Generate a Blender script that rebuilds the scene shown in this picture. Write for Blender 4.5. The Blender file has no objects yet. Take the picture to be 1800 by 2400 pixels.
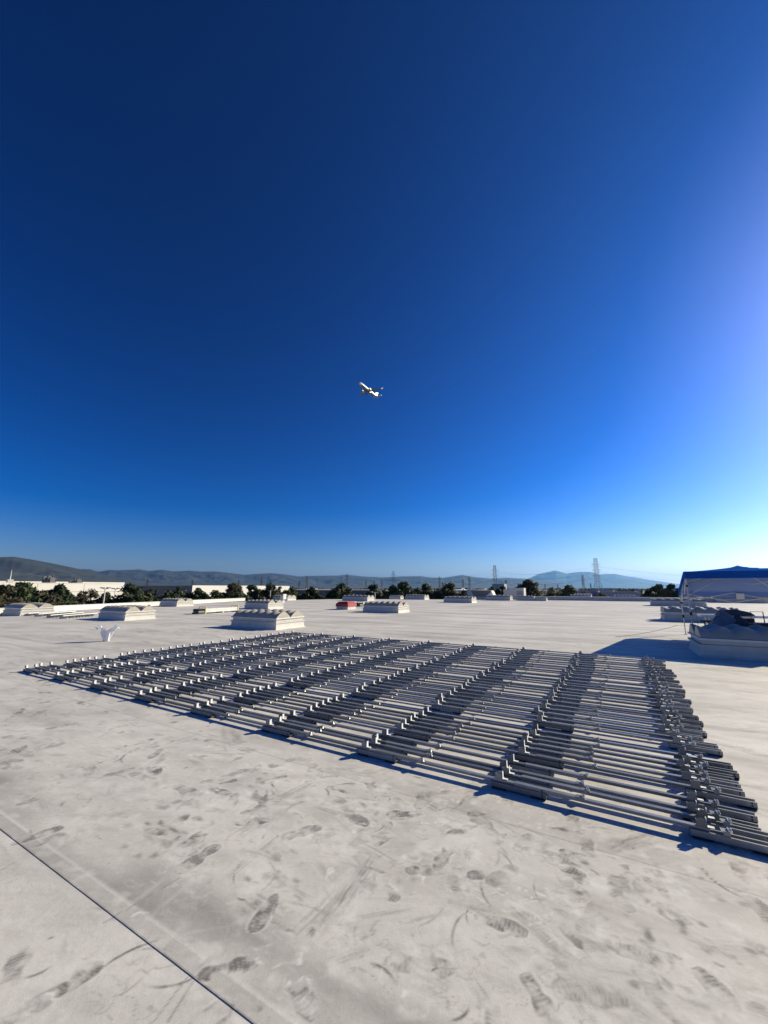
import bpy, math, random
import numpy as np
from mathutils import Vector, Matrix

random.seed(7); rng = np.random.default_rng(7)
sc = bpy.context.scene
COL = sc.collection
R = math.radians

# ------------------------------------------------------------------ camera
F, CX, CY, EYE, HY = 905.0, 900.0, 1200.0, 1.6, 1378.0      # in photo pixels, metres
PITCH = math.atan((HY - CY) / F)
cam_d = bpy.data.cameras.new('camera'); cam = bpy.data.objects.new('camera', cam_d); COL.objects.link(cam)
cam.location = (0, 0, EYE); cam.rotation_euler = (math.pi/2 + PITCH, 0, 0)
cam_d.sensor_fit = 'HORIZONTAL'; cam_d.sensor_width = 36; cam_d.lens = F/1800*36
cam_d.clip_start = 0.05; cam_d.clip_end = 120000
sc.camera = cam
sc.render.resolution_x, sc.render.resolution_y = 768, 1024

# ------------------------------------------------------------------ sky, sun, exposure
SUN_AZ, SUN_EL = 66.0, 25.5
w = bpy.data.worlds.new('World'); sc.world = w; w.use_nodes = True
nt = w.node_tree; nt.nodes.clear()
wo = nt.nodes.new('ShaderNodeOutputWorld'); bg = nt.nodes.new('ShaderNodeBackground')
sky = nt.nodes.new('ShaderNodeTexSky'); sky.sky_type = 'NISHITA'; sky.sun_disc = False
sky.sun_elevation = R(SUN_EL); sky.sun_rotation = R(SUN_AZ)
sky.altitude = 300; sky.air_density = 1.0; sky.dust_density = 0.55; sky.ozone_density = 4.0
hs = nt.nodes.new('ShaderNodeHueSaturation'); hs.inputs['Saturation'].default_value = 1.2
gm = nt.nodes.new('ShaderNodeGamma'); gm.inputs['Gamma'].default_value = 1.75
ml = nt.nodes.new('ShaderNodeMix'); ml.data_type = 'RGBA'; ml.blend_type = 'MULTIPLY'; ml.inputs[0].default_value = 1.0; ml.inputs[7].default_value = (0.60, 0.548, 0.61, 1)
nt.links.new(sky.outputs[0], ml.inputs[6]); nt.links.new(ml.outputs[2], gm.inputs['Color']); nt.links.new(gm.outputs[0], hs.inputs['Color'])
nt.links.new(hs.outputs[0], bg.inputs['Color']); nt.links.new(bg.outputs[0], wo.inputs['Surface'])
bg.inputs['Strength'].default_value = 0.05
S = Vector((math.cos(R(SUN_EL))*math.sin(R(SUN_AZ)), math.cos(R(SUN_EL))*math.cos(R(SUN_AZ)), math.sin(R(SUN_EL))))
sl = bpy.data.lights.new('sun', 'SUN'); sl.energy = 5.0; sl.angle = R(0.53); sl.color = (1.0, 0.90, 0.64)
so = bpy.data.objects.new('sun', sl); COL.objects.link(so); so.rotation_euler = S.to_track_quat('Z', 'Y').to_euler()
so.location = S*50
vs = sc.view_settings; vs.view_transform = 'Standard'; vs.look = 'None'; vs.exposure = 0.5; vs.gamma = 1.0; vs.use_curve_mapping = False
sc.cycles.volume_bounces = 1 if hasattr(sc, 'cycles') else 0

# ------------------------------------------------------------------ geometry helpers
fw = Vector((0, math.cos(PITCH), math.sin(PITCH))); upv = Vector((0, -math.sin(PITCH), math.cos(PITCH))); rt = Vector((1, 0, 0))
def ray(x, y): return fw + rt*((x-CX)/F) - upv*((y-CY)/F)
def gnd(x, y, z=0.0):
    d = ray(x, y); return Vector((0, 0, EYE)) + d*((z-EYE)/d.z)
def atd(x, y, dist):                       # the point a given horizontal distance away
    d = ray(x, y); return Vector((0, 0, EYE)) + d*(dist/math.hypot(d.x, d.y))
AX = math.atan(1635*math.cos(PITCH)/F)     # roof axes: U along the racking rows, V across them
U = Vector((math.sin(AX), -math.cos(AX), 0)); V = Vector((math.cos(AX), math.sin(AX), 0))
ROT = math.atan2(U.y, U.x)
def W(u, v, z=0.0): return U*u + V*v + Vector((0, 0, z))
def uvof(p): return p.dot(U), p.dot(V)

class MB:
    def __init__(s): s.v = []; s.f = []; s.m = []
    def quad(s, pts, m=0):
        n = len(s.v); s.v += [tuple(p) for p in pts]; s.f.append(tuple(range(n, n+len(pts)))); s.m.append(m)
    def box(s, x0, x1, y0, y1, z0, z1, m=0, taper=0.0, M=None):
        t = taper
        p = [(x0, y0, z0), (x1, y0, z0), (x1, y1, z0), (x0, y1, z0), (x0+t, y0+t, z1), (x1-t, y0+t, z1), (x1-t, y1-t, z1), (x0+t, y1-t, z1)]
        if M is not None: p = [tuple(M @ Vector(q)) for q in p]
        n = len(s.v); s.v += p
        for f in ((0, 3, 2, 1), (4, 5, 6, 7), (0, 1, 5, 4), (1, 2, 6, 5), (2, 3, 7, 6), (3, 0, 4, 7)):
            s.f.append(tuple(n+i for i in f)); s.m.append(m)
    def prism(s, poly, x0, x1, m=0, cap=True):          # a (y,z) outline drawn out along x
        n = len(s.v); k = len(poly)
        s.v += [(x0, y, z) for y, z in poly] + [(x1, y, z) for y, z in poly]
        for i in range(k):
            j = (i+1) % k; s.f.append((n+i, n+j, n+k+j, n+k+i)); s.m.append(m)
        if cap:
            s.f.append(tuple(n+i for i in reversed(range(k)))); s.m.append(m)
            s.f.append(tuple(n+k+i for i in range(k))); s.m.append(m)
    def tube(s, pts, r, n=6, m=0, cap=True):
        pts = [Vector(p) for p in pts]
        rr = r if isinstance(r, (list, tuple)) else [r]*len(pts)
        base = len(s.v); k = len(pts)
        for i, p in enumerate(pts):
            d = (pts[min(i+1, k-1)] - pts[max(i-1, 0)]).normalized()
            a = Vector((0, 0, 1)) if abs(d.z) < 0.9 else Vector((1, 0, 0))
            e1 = d.cross(a).normalized(); e2 = d.cross(e1)
            for q in range(n):
                an = 2*math.pi*q/n
                s.v.append(tuple(p + e1*(math.cos(an)*rr[i]) + e2*(math.sin(an)*rr[i])))
        for i in range(k-1):
            for q in range(n):
                s.f.append((base+i*n+q, base+i*n+(q+1) % n, base+(i+1)*n+(q+1) % n, base+(i+1)*n+q)); s.m.append(m)
        if cap:
            s.f.append(tuple(base+q for q in range(n))); s.m.append(m)
            s.f.append(tuple(base+(k-1)*n+q for q in reversed(range(n)))); s.m.append(m)
    def mesh(s, name, mats, smooth=False):
        me = bpy.data.meshes.new(name); me.from_pydata(s.v, [], s.f)
        for m in (mats if isinstance(mats, (list, tuple)) else [mats]): me.materials.append(m)
        if any(s.m): me.polygons.foreach_set('material_index', s.m)
        if smooth: me.polygons.foreach_set('use_smooth', [True]*len(s.f))
        me.update(); return me
    def build(s, name, mats, parent=None, smooth=False):
        return link(name, s.mesh(name, mats, smooth), parent)
def link(name, me, parent=None):
    o = bpy.data.objects.new(name, me); COL.objects.link(o)
    if parent: o.parent = parent
    return o
def tag(o, label=None, cat=None, group=None, kind=None):
    if label: o['label'] = label
    if cat: o['category'] = cat
    if group: o['group'] = group
    if kind: o['kind'] = kind
    return o
def empty(name, loc, rz=0.0, label=None, cat=None, group=None):
    o = bpy.data.objects.new(name, None); COL.objects.link(o); o.location = loc; o.rotation_euler = (0, 0, rz)
    o.empty_display_size = 0.2
    return tag(o, label, cat, group)

# ------------------------------------------------------------------ materials
def mat(name, col, rough=0.6, metal=0.0, noise=None, bump=None, trans=0.0, spec=0.5):
    m = bpy.data.materials.new(name); m.use_nodes = True
    nt = m.node_tree; b = nt.nodes['Principled BSDF']
    b.inputs['Base Color'].default_value = (*col, 1); b.inputs['Roughness'].default_value = rough
    b.inputs['Metallic'].default_value = metal; b.inputs['Specular IOR Level'].default_value = spec
    if noise or bump:
        tc = nt.nodes.new('ShaderNodeTexCoord')
    if noise:                                   # (scale, second colour, detail)
        n = nt.nodes.new('ShaderNodeTexNoise'); n.inputs['Scale'].default_value = noise[0]; n.inputs['Detail'].default_value = 6
        n.inputs['Roughness'].default_value = 0.65
        r = nt.nodes.new('ShaderNodeValToRGB'); r.color_ramp.elements[0].position = 0.32; r.color_ramp.elements[1].position = 0.68
        r.color_ramp.elements[0].color = (*col, 1); r.color_ramp.elements[1].color = (*noise[1], 1)
        nt.links.new(tc.outputs['Object'], n.inputs['Vector']); nt.links.new(n.outputs['Fac'], r.inputs[0]); nt.links.new(r.outputs[0], b.inputs['Base Color'])
    if bump:
        n2 = nt.nodes.new('ShaderNodeTexNoise'); n2.inputs['Scale'].default_value = bump[0]; n2.inputs['Detail'].default_value = 5
        bp = nt.nodes.new('ShaderNodeBump'); bp.inputs['Strength'].default_value = bump[1]; bp.inputs['Distance'].default_value = bump[2]
        nt.links.new(tc.outputs['Object'], n2.inputs['Vector']); nt.links.new(n2.outputs['Fac'], bp.inputs['Height']); nt.links.new(bp.outputs[0], b.inputs['Normal'])
    if trans > 0:
        t = nt.nodes.new('ShaderNodeBsdfTranslucent'); t.inputs[0].default_value = (*col, 1)
        mx = nt.nodes.new('ShaderNodeMixShader'); mx.inputs[0].default_value = trans
        nt.links.new(b.outputs[0], mx.inputs[1]); nt.links.new(t.outputs[0], mx.inputs[2])
        nt.links.new(mx.outputs[0], nt.nodes['Material Output'].inputs['Surface'])
    return m

def roof_mat():
    m = bpy.data.materials.new('roof_membrane'); m.use_nodes = True
    nt = m.node_tree; N = nt.nodes; L = nt.links; b = N['Principled BSDF']
    b.inputs['Roughness'].default_value = 0.72; b.inputs['Specular IOR Level'].default_value = 0.35
    tc = N.new('ShaderNodeTexCoord')
    def noise(scale, detail=5, rough=0.6, stretch=None):
        n = N.new('ShaderNodeTexNoise'); n.inputs['Scale'].default_value = scale; n.inputs['Detail'].default_value = detail; n.inputs['Roughness'].default_value = rough
        if stretch:
            mp = N.new('ShaderNodeMapping'); mp.inputs['Scale'].default_value = stretch; L.new(tc.outputs['Object'], mp.inputs[0]); L.new(mp.outputs[0], n.inputs['Vector'])
        else: L.new(tc.outputs['Object'], n.inputs['Vector'])
        return n
    def ramp(src, a, bb, ca=0.0, cb=1.0):
        r = N.new('ShaderNodeMapRange'); r.inputs['From Min'].default_value = a; r.inputs['From Max'].default_value = bb
        r.inputs['To Min'].default_value = ca; r.inputs['To Max'].default_value = cb; L.new(src, r.inputs[0]); return r.outputs[0]
    def mix(fac, A, B, mode='MIX'):
        x = N.new('ShaderNodeMix'); x.data_type = 'RGBA'; x.blend_type = mode
        if isinstance(fac, float): x.inputs[0].default_value = fac
        else: L.new(fac, x.inputs[0])
        for i, c in ((6, A), (7, B)):
            if isinstance(c, tuple): x.inputs[i].default_value = (*c, 1)
            else: L.new(c, x.inputs[i])
        return x.outputs[2]
    big = noise(0.35, 4, 0.55); mid = noise(1.7, 6, 0.62); stre = noise(1.0, 6, 0.6, (0.35, 1.5, 1)); fine = noise(26, 6, 0.7); grit = noise(220, 3, 0.6)
    dk = N.new('ShaderNodeAttribute'); dk.attribute_name = 'dark'; lt = N.new('ShaderNodeAttribute'); lt.attribute_name = 'light'
    def rotnoise(scale, detail, rough, st):
        n = N.new('ShaderNodeTexNoise'); n.inputs['Scale'].default_value = scale; n.inputs['Detail'].default_value = detail; n.inputs['Roughness'].default_value = rough
        r1 = N.new('ShaderNodeMapping'); r1.inputs['Rotation'].default_value = (0, 0, -ROT); r2 = N.new('ShaderNodeMapping'); r2.inputs['Scale'].default_value = st
        L.new(tc.outputs['Object'], r1.inputs[0]); L.new(r1.outputs[0], r2.inputs[0]); L.new(r2.outputs[0], n.inputs['Vector']); return n
    far = rotnoise(0.55, 6, 0.62, (0.22, 1.0, 1)); lane = rotnoise(0.16, 4, 0.55, (1.6, 0.25, 1))
    far2 = rotnoise(1.5, 6, 0.66, (0.16, 1.0, 1)); far3 = rotnoise(0.42, 5, 0.6, (0.3, 1.3, 1))
    patch = noise(0.12, 5, 0.6, (1.0, 0.55, 1)); fibre = noise(5.5, 6, 0.68, (0.5, 1.3, 1))
    c = mix(ramp(big.outputs['Fac'], 0.36, 0.66), (0.743, 0.710, 0.673), (0.598, 0.572, 0.543))
    c = mix(ramp(patch.outputs['Fac'], 0.48, 0.70, 0, 0.32), c, (0.479, 0.458, 0.433))
    c = mix(ramp(far.outputs['Fac'], 0.50, 0.70, 0, 0.6), c, (0.431, 0.412, 0.390))
    c = mix(ramp(far2.outputs['Fac'], 0.50, 0.66, 0, 0.62), c, (0.385, 0.352, 0.324))
    c = mix(ramp(far2.outputs['Fac'], 0.44, 0.30, 0, 0.45), c, (0.760, 0.725, 0.683))
    c = mix(ramp(far3.outputs['Fac'], 0.54, 0.66, 0, 0.45), c, (0.400, 0.362, 0.332))
    c = mix(ramp(lane.outputs['Fac'], 0.56, 0.72, 0, 0.5), c, (0.815, 0.779, 0.738))
    c = mix(ramp(mid.outputs['Fac'], 0.48, 0.75, 0, 0.32), c, (0.479, 0.458, 0.433))
    c = mix(ramp(stre.outputs['Fac'], 0.52, 0.74, 0, 0.5), c, (0.408, 0.390, 0.369))
    c = mix(ramp(stre.outputs['Fac'], 0.46, 0.28, 0, 0.65), c, (0.838, 0.802, 0.760))
    c = mix(ramp(fibre.outputs['Fac'], 0.52, 0.76, 0, 0.5), c, (0.431, 0.412, 0.390))
    c = mix(ramp(fibre.outputs['Fac'], 0.44, 0.26, 0, 0.4), c, (0.827, 0.791, 0.750))
    c = mix(ramp(fine.outputs['Fac'], 0.42, 0.75, 0, 0.30), c, (0.408, 0.390, 0.369))
    c = mix(ramp(grit.outputs['Fac'], 0.35, 0.7, 0, 0.22), c, (0.431, 0.412, 0.390))
    c = mix(dk.outputs['Fac'], c, (0.155, 0.145, 0.135))
    c = mix(lt.outputs['Fac'], c, (0.76, 0.74, 0.71))
    L.new(c, b.inputs['Base Color'])
    add = N.new('ShaderNodeMath'); add.operation = 'MULTIPLY_ADD'; add.inputs[1].default_value = 0.35
    L.new(grit.outputs['Fac'], add.inputs[0]); L.new(fine.outputs['Fac'], add.inputs[2])
    bp = N.new('ShaderNodeBump'); bp.inputs['Strength'].default_value = 0.35; bp.inputs['Distance'].default_value = 0.004
    L.new(add.outputs[0], bp.inputs['Height']); L.new(bp.outputs[0], b.inputs['Normal'])
    return m
def vary(m, lo, hi):                                       # each piece a slightly different tone, as batches of metal are
    nt = m.node_tree; b = nt.nodes['Principled BSDF']; src = b.inputs['Base Color'].links[0].from_socket
    oi = nt.nodes.new('ShaderNodeObjectInfo'); mr = nt.nodes.new('ShaderNodeMapRange'); mr.inputs['To Min'].default_value = lo; mr.inputs['To Max'].default_value = hi
    mx = nt.nodes.new('ShaderNodeMix'); mx.data_type = 'RGBA'; mx.blend_type = 'MULTIPLY'; mx.inputs[0].default_value = 1.0
    nt.links.new(oi.outputs['Random'], mr.inputs[0]); nt.links.new(src, mx.inputs[6]); nt.links.new(mr.outputs[0], mx.inputs[7]); nt.links.new(mx.outputs[2], b.inputs['Base Color'])
M_roof = roof_mat()
M_white = mat('white_roof_paint', (0.60, 0.58, 0.54), 0.6, noise=(3.0, (0.48, 0.46, 0.42)))
M_white2 = mat('white_enamel', (0.72, 0.71, 0.67), 0.45, noise=(4.0, (0.62, 0.61, 0.57)))
M_dome = mat('weathered_skylight_dome', (0.50, 0.46, 0.385), 0.4, noise=(2.5, (0.36, 0.335, 0.285)), trans=0.08)
M_metal = mat('galvanised_steel', (0.26, 0.27, 0.28), 0.50, 0.6, noise=(14.0, (0.20, 0.21, 0.22)))
M_alu = mat('mill_aluminium', (0.30, 0.31, 0.32), 0.45, 0.7, noise=(20.0, (0.24, 0.25, 0.26)))
vary(M_metal, .7, 1.3); vary(M_alu, .75, 1.35)
M_brk_lit = mat('sunlit_bracket_metal', (0.78, 0.78, 0.76), 0.5, 0.0)  # near white, standing in for sun on the bracket flanges
M_rubber = mat('black_rubber', (0.018, 0.018, 0.020), 0.85)
M_bolt = mat('bright_bolt', (0.75, 0.75, 0.74), 0.3, 0.9)
M_hole = mat('dark_hole', (0.01, 0.01, 0.012), 0.9)
M_blue = mat('blue_polyester', (0.022, 0.150, 0.56), 1.0, noise=(9.0, (0.020, 0.125, 0.50)), trans=0.32, spec=0.0)
M_under = mat('blue_lit_underside', (0.24, 0.34, 0.56), 1.0, trans=0.35, spec=0.0)  # blue sunlight through the canopy put into the lining colour
M_leg = mat('white_powder_coat', (0.55, 0.55, 0.55), 0.4, 0.2)
M_black = mat('black_plastic', (0.015, 0.015, 0.017), 0.5)
M_navy = mat('dark_blue_cloth', (0.045, 0.055, 0.080), 0.9, noise=(12.0, (0.06, 0.07, 0.095)), bump=(18.0, 0.7, 0.02))
M_greycloth = mat('grey_cloth', (0.15, 0.18, 0.24), 0.9, bump=(14.0, 0.7, 0.02))
M_red = mat('red_tarpaulin', (0.36, 0.022, 0.022), 0.6, noise=(6.0, (0.30, 0.018, 0.020)))
M_redp = mat('red_plastic', (0.55, 0.03, 0.03), 0.35)
M_yellow = mat('pale_yellow_wood', (0.62, 0.50, 0.24), 0.7, noise=(7.0, (0.52, 0.42, 0.20)))
M_bag = mat('white_polythene', (0.85, 0.85, 0.86), 0.35, trans=0.15)
M_hvac = mat('pale_grey_sheet_metal', (0.55, 0.53, 0.50), 0.45, 0.1)
M_cream = mat('cream_tilt_up_concrete', (0.78, 0.75, 0.69), 0.85, noise=(0.15, (0.72, 0.69, 0.63)))
M_greyw = mat('grey_painted_concrete', (0.16, 0.165, 0.175), 0.85, noise=(0.1, (0.13, 0.135, 0.145)))
M_lav = mat('pale_grey_concrete', (0.40, 0.39, 0.41), 0.85)
M_tan = mat('tan_gravel_roof', (0.50, 0.43, 0.35), 0.9, noise=(0.05, (0.44, 0.38, 0.31)))
M_glass = mat('dark_glass', (0.02, 0.025, 0.03), 0.12)
M_ground = mat('plain', (0.10, 0.095, 0.085), 0.95, noise=(0.004, (0.07, 0.075, 0.06)))
M_asph = mat('asphalt', (0.05, 0.05, 0.052), 0.9)
M_bark = mat('bark', (0.09, 0.07, 0.05), 0.95)
M_pyl = mat('weathered_lattice_steel', (0.10, 0.105, 0.115), 0.6, 0.3)
M_wire = mat('overhead_cable', (0.07, 0.07, 0.075), 0.6)
M_rope = mat('brown_rope', (0.22, 0.17, 0.12), 0.9)
M_plane = mat('white_aircraft_paint', (0.80, 0.80, 0.80), 0.3)
M_planeg = mat('grey_aircraft_paint', (0.26, 0.27, 0.29), 0.4)
M_engine = mat('dark_engine_metal', (0.05, 0.05, 0.055), 0.35, 0.4)
def leafmat(name, c, c2):
    m = mat(name, c, 0.7, noise=(0.8, c2), trans=0.25); return m
M_leaf = [leafmat('evergreen_leaf', (0.028, 0.045, 0.016), (0.045, 0.062, 0.024)),
          leafmat('olive_leaf', (0.060, 0.060, 0.028), (0.080, 0.074, 0.035)),
          leafmat('brown_leaf', (0.060, 0.050, 0.028), (0.040, 0.042, 0.022)),
          leafmat('green_leaf', (0.042, 0.068, 0.022), (0.060, 0.082, 0.030))]
M_hill = mat('dry_scrub_hill', (0.018, 0.030, 0.028), 0.95, noise=(0.0012, (0.042, 0.046, 0.036)))
M_carw = mat('white_car_paint', (0.75, 0.75, 0.75), 0.25); M_cars = mat('silver_car_paint', (0.35, 0.36, 0.38), 0.3, 0.4); M_card = mat('dark_car_paint', (0.03, 0.03, 0.04), 0.25)

# ------------------------------------------------------------------ ground far below, hills
GZ = -9.0
mb = MB(); mb.quad([(-44500, -4900, GZ), (44500, -4900, GZ), (44500, 47500, GZ), (-44500, 47500, GZ)])
tag(mb.build('ground', M_ground), 'flat built-up plain stretching away to the mountains', None, None, 'structure')

def vnoise(x, y, seed=0):
    xi = np.floor(x).astype(np.int64); yi = np.floor(y).astype(np.int64); xf = x-xi; yf = y-yi
    def h(a, b):
        n = (a*374761393 + b*668265263 + seed*974711) & 0x7fffffff
        n = ((n ^ (n >> 13))*1274126177) & 0x7fffffff
        return ((n ^ (n >> 16)) & 0xffff)/65535.0
    sx = xf*xf*(3-2*xf); sy = yf*yf*(3-2*yf)
    return (h(xi, yi)*(1-sx)+h(xi+1, yi)*sx)*(1-sy) + (h(xi, yi+1)*(1-sx)+h(xi+1, yi+1)*sx)*sy
def fbm(x, y, seed=0, o=4):
    s = 0; a = 0.5
    for i in range(o): s = s + a*vnoise(x*2**i, y*2**i, seed+i); a *= 0.5
    return s/(1-0.5**o)

def hills(name, prof, D, depth, label, seed, rough=0.42):
    px = np.array([p[0] for p in prof], float); py = np.array([p[1] for p in prof], float)
    n = 420; xs = np.linspace(px[0], px[-1], n); ys = np.interp(xs, px, py)
    k = 46; verts = []; faces = []
    T = np.linspace(0, 1.6, k)
    dirs = [ray(x, HY) for x in xs]
    az = np.array([math.atan2(d.x, d.y) for d in dirs])
    tops = np.array([atd(x, y, D).z for x, y in zip(xs, ys)]) - GZ
    for i, t in enumerate(T):
        dd = D - depth*(1-t)
        X = np.sin(az)*dd; Y = np.cos(az)*dd
        base = np.where(t <= 1, t**1.15, np.maximum(0, 1-(t-1)*1.3))
        rid = np.abs(fbm(X/1100, Y/1100, seed, 5)-0.5)*2+.5*np.abs(fbm(X/430, Y/430, seed+4, 3)-.5)    # spurs and gullies
        fade = np.sin(math.pi*min(t, 1.0)) if t < 1 else 0
        hgt = tops*base*(1 - fade*rough*2.2*rid) + (tops*(fbm(X/420, Y/420, seed+9, 3)-0.5)*0.10*min(1, t*2))*(0.25 if abs(t-1) < .04 else 1)
        hgt = np.maximum(hgt, -5)
        verts += [(float(a), float(b), float(GZ+h)) for a, b, h in zip(X, Y, hgt)]
    for i in range(k-1):
        for j in range(n-1):
            a = i*n+j; faces.append((a, a+1, a+n+1, a+n))
    me = bpy.data.meshes.new(name); me.from_pydata(verts, [], faces); me.materials.append(M_hill); me.update()
    return tag(link(name, me), label, None, None, 'structure')
hills('hills', [(-500, 1378), (-420, 1340), (-260, 1322), (-150, 1318), (-60, 1309), (0, 1304), (18, 1303.5), (60, 1310), (110, 1319), (150, 1327), (200, 1338), (260, 1350), (330, 1362), (400, 1372), (450, 1380)], 9000, 3500, 'dark slate-blue mountain flank at the far left', 3)
hills('hills', [(60, 1378), (120, 1340), (175, 1333), (205, 1334), (226, 1339), (250, 1335), (270, 1336.5), (320, 1334), (345, 1338), (375, 1335), (405, 1339), (440, 1337), (470, 1339.5), (500, 1338.5), (530, 1342), (570, 1347), (600, 1345), (635, 1343), (665, 1346), (700, 1351), (740, 1349), (790, 1349), (810, 1346.5), (850, 1351), (900, 1353), (940, 1351), (985, 1350), (1010, 1353), (1040, 1354), (1085, 1347), (1110, 1352), (1150, 1356), (1190, 1354), (1230, 1356), (1260, 1357), (1320, 1368), (1400, 1380)], 16000, 5000, 'long blue-grey mountain range across the middle of the horizon', 5)
hills('hills', [(1120, 1380), (1200, 1361), (1240, 1356), (1265, 1345), (1305, 1337), (1330, 1344), (1360, 1340), (1385, 1340), (1410, 1346), (1445, 1345), (1470, 1350), (1520, 1358), (1560, 1364), (1620, 1372), (1700, 1376), (1800, 1374), (1950, 1380)], 28000, 7000, 'pale hazy peaks behind the tallest pylon', 8, 0.15)

# ------------------------------------------------------------------ roof: slab and membrane sheets with footprints
LEFT_V = [-16, 9.5, 28, 38, 45.5, 52.7, 55.2, 57]; LEFT_U = [-31.0, -32.8, -38.0, -38.3, -35.0, -22.7, -12.3, -9.0]
RIGHT_U = 42.0
def uleft(v): return float(np.interp(v, LEFT_V, LEFT_U))
mb = MB()
top = [W(u, v, -0.03) for v, u in zip(LEFT_V, LEFT_U)] + [W(RIGHT_U, 57, -0.03), W(RIGHT_U, -16, -0.03)]
n = len(top); mb.v = [tuple(p) for p in top] + [(p.x, p.y, GZ) for p in top]
mb.f.append(tuple(reversed(range(n)))); mb.m.append(0)
for i in range(n): mb.f.append((i, (i+1) % n, n+(i+1) % n, n+i)); mb.m.append(1)
roof = mb.build('roof', [M_roof, M_cream]); tag(roof, 'wide flat white membrane roof marked with footprints', None, None, 'structure')

SEAMS = [-16, -9, -6, -3.2, -1.1, 1.315, 3.06, 4.16, 6.2, 7.35, 10.62, 13.4, 15.8, 18.4, 21.3, 24.2, 27.2, 30.2, 33.2, 36.2, 39.2, 42.2, 45.2, 48.2, 51.2, 54.2, 57]
# marks left by boots, trolleys and dragged metal: (kind, u, v, angle, length, strength)
marks = []
def rnd(a, b): return random.uniform(a, b)
def mk(kind, px, py, ang, ln, st, wd=None):
    g = gnd(px, py); u, v = uvof(g); marks.append((kind, u, v, ang, ln, st, wd))
def angpx(x0, y0, x1, y1):
    a = gnd(x0, y0); b = gnd(x1, y1); d = b-a; return math.atan2(d.dot(V), d.dot(U)), d.length, (a+b)/2
def line(kind, x0, y0, x1, y1, st, wd=None, curve=0.0):
    a, l, c = angpx(x0, y0, x1, y1); u, v = uvof(c); marks.append((kind, u, v, a, l, st, wd))
# boot soles the photo shows (toe to heel)
for a in [(461, 2290, 610, 2255), (680, 2290, 740, 2390), (875, 2035, 985, 2040), (955, 1965, 1040, 1985), (1095, 2055, 1190, 2035), (1055, 1985, 1020, 2040), (1280, 2010, 1370, 2055), (1510, 2060, 1620, 2125), (800, 1900, 865, 1935), (905, 1925, 975, 1905), (780, 1845, 830, 1858), (745, 1802, 800, 1820), (1095, 1910, 1175, 1905), (1285, 1945, 1370, 1948), (20, 2390, 130, 2330), (205, 2235, 290, 2160), (440, 1975, 465, 1960), (560, 1930, 620, 1925), (355, 1785, 370, 1820), (500, 1850, 530, 1860), (1400, 2240, 1330, 2180), (1330, 2000, 1390, 2020), (640, 2110, 600, 2170), (1240, 2300, 1300, 2400)]:
    line('sole', *a, rnd(0.9, 1.3))
for a in [(530, 2060, 650, 1960), (290, 2165, 415, 2065), (1190, 2130, 1330, 2220), (740, 2190, 870, 2010), (1330, 2300, 1400, 2400), (440, 2290, 520, 2220), (700, 2190, 850, 2040), (560, 2110, 700, 2210), (640, 1880, 740, 1830), (1420, 1990, 1540, 1960), (1110, 1830, 1100, 1890), (1000, 1880, 1040, 1900), (1180, 2110, 1240, 2160), (1250, 2180, 1320, 2240)]:
    line('smear', *a, rnd(0.45, 0.8), rnd(0.035, 0.07))
for a in [(750, 1795, 900, 1820), (560, 2130, 690, 2210), (640, 1910, 560, 1960)]:
    line('smear', *a, 0.4, 0.12)
for (x, y, l) in [(600, 1920, .10), (500, 1855, .09), (360, 1825, .13), (500, 1745, .12), (575, 1925, .09), (850, 1945, .2), (970, 2010, .12), (330, 1975, .08), (1270, 2090, .15), (650, 2240, .2), (690, 2330, .16), (730, 2385, .2), (620, 2140, .14), (330, 2150, .11), (1265, 2270, .15)]:
    mk('scuff', x, y, rnd(0, 6.28), l, rnd(0.6, 0.95))
line('line', 240, 2165, 420, 2060, 0.5, 0.006); line('line', 390, 2400, 460, 2290, 0.5, 0.005); line('line', 360, 2395, 440, 2290, 0.4, 0.004)
# and the general traffic around the array
def dens(): 
    while True:
        u = rnd(-12, 2.2); v = rnd(-0.3, 3.45)
        if random.random() < 0.35 + 0.65*math.exp(-((u+1.2)/1.8)**2 - ((v-2.6)/0.9)**2): return u, v
for i in range(420):
    u, v = dens(); marks.append(('sole', u, v, rnd(0, 6.28), rnd(0.24, 0.31), rnd(0.2, 0.9), None))
for i in range(760):
    u, v = dens(); marks.append(('smear', u, v, rnd(-0.6, 0.9), rnd(0.06, 0.35), rnd(0.1, 0.5), rnd(0.008, 0.04)))
for i in range(420):
    u, v = dens(); marks.append(('arc', u, v, rnd(0, 6.28), rnd(0.04, 0.26), rnd(0.25, 0.9), rnd(0.003, 0.008)))
for i in range(170):
    u, v = dens(); marks.append(('scuff', u, v, rnd(0, 6.28), rnd(0.05, 0.18), rnd(0.3, 0.85), None))
for i in range(160):
    u, v = dens(); marks.append(('light', u, v, rnd(-0.5, 1), rnd(0.1, 0.45), rnd(0.1, 0.4), rnd(0.02, 0.09)))
for i in range(620):                                    # scuffs further off, seen as streaks
    marks.append(('smear', rnd(-17, 5), rnd(3.2, 14), rnd(-0.8, 0.8), rnd(0.2, 1.0), rnd(0.15, 0.6), rnd(0.03, 0.12)))

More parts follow.
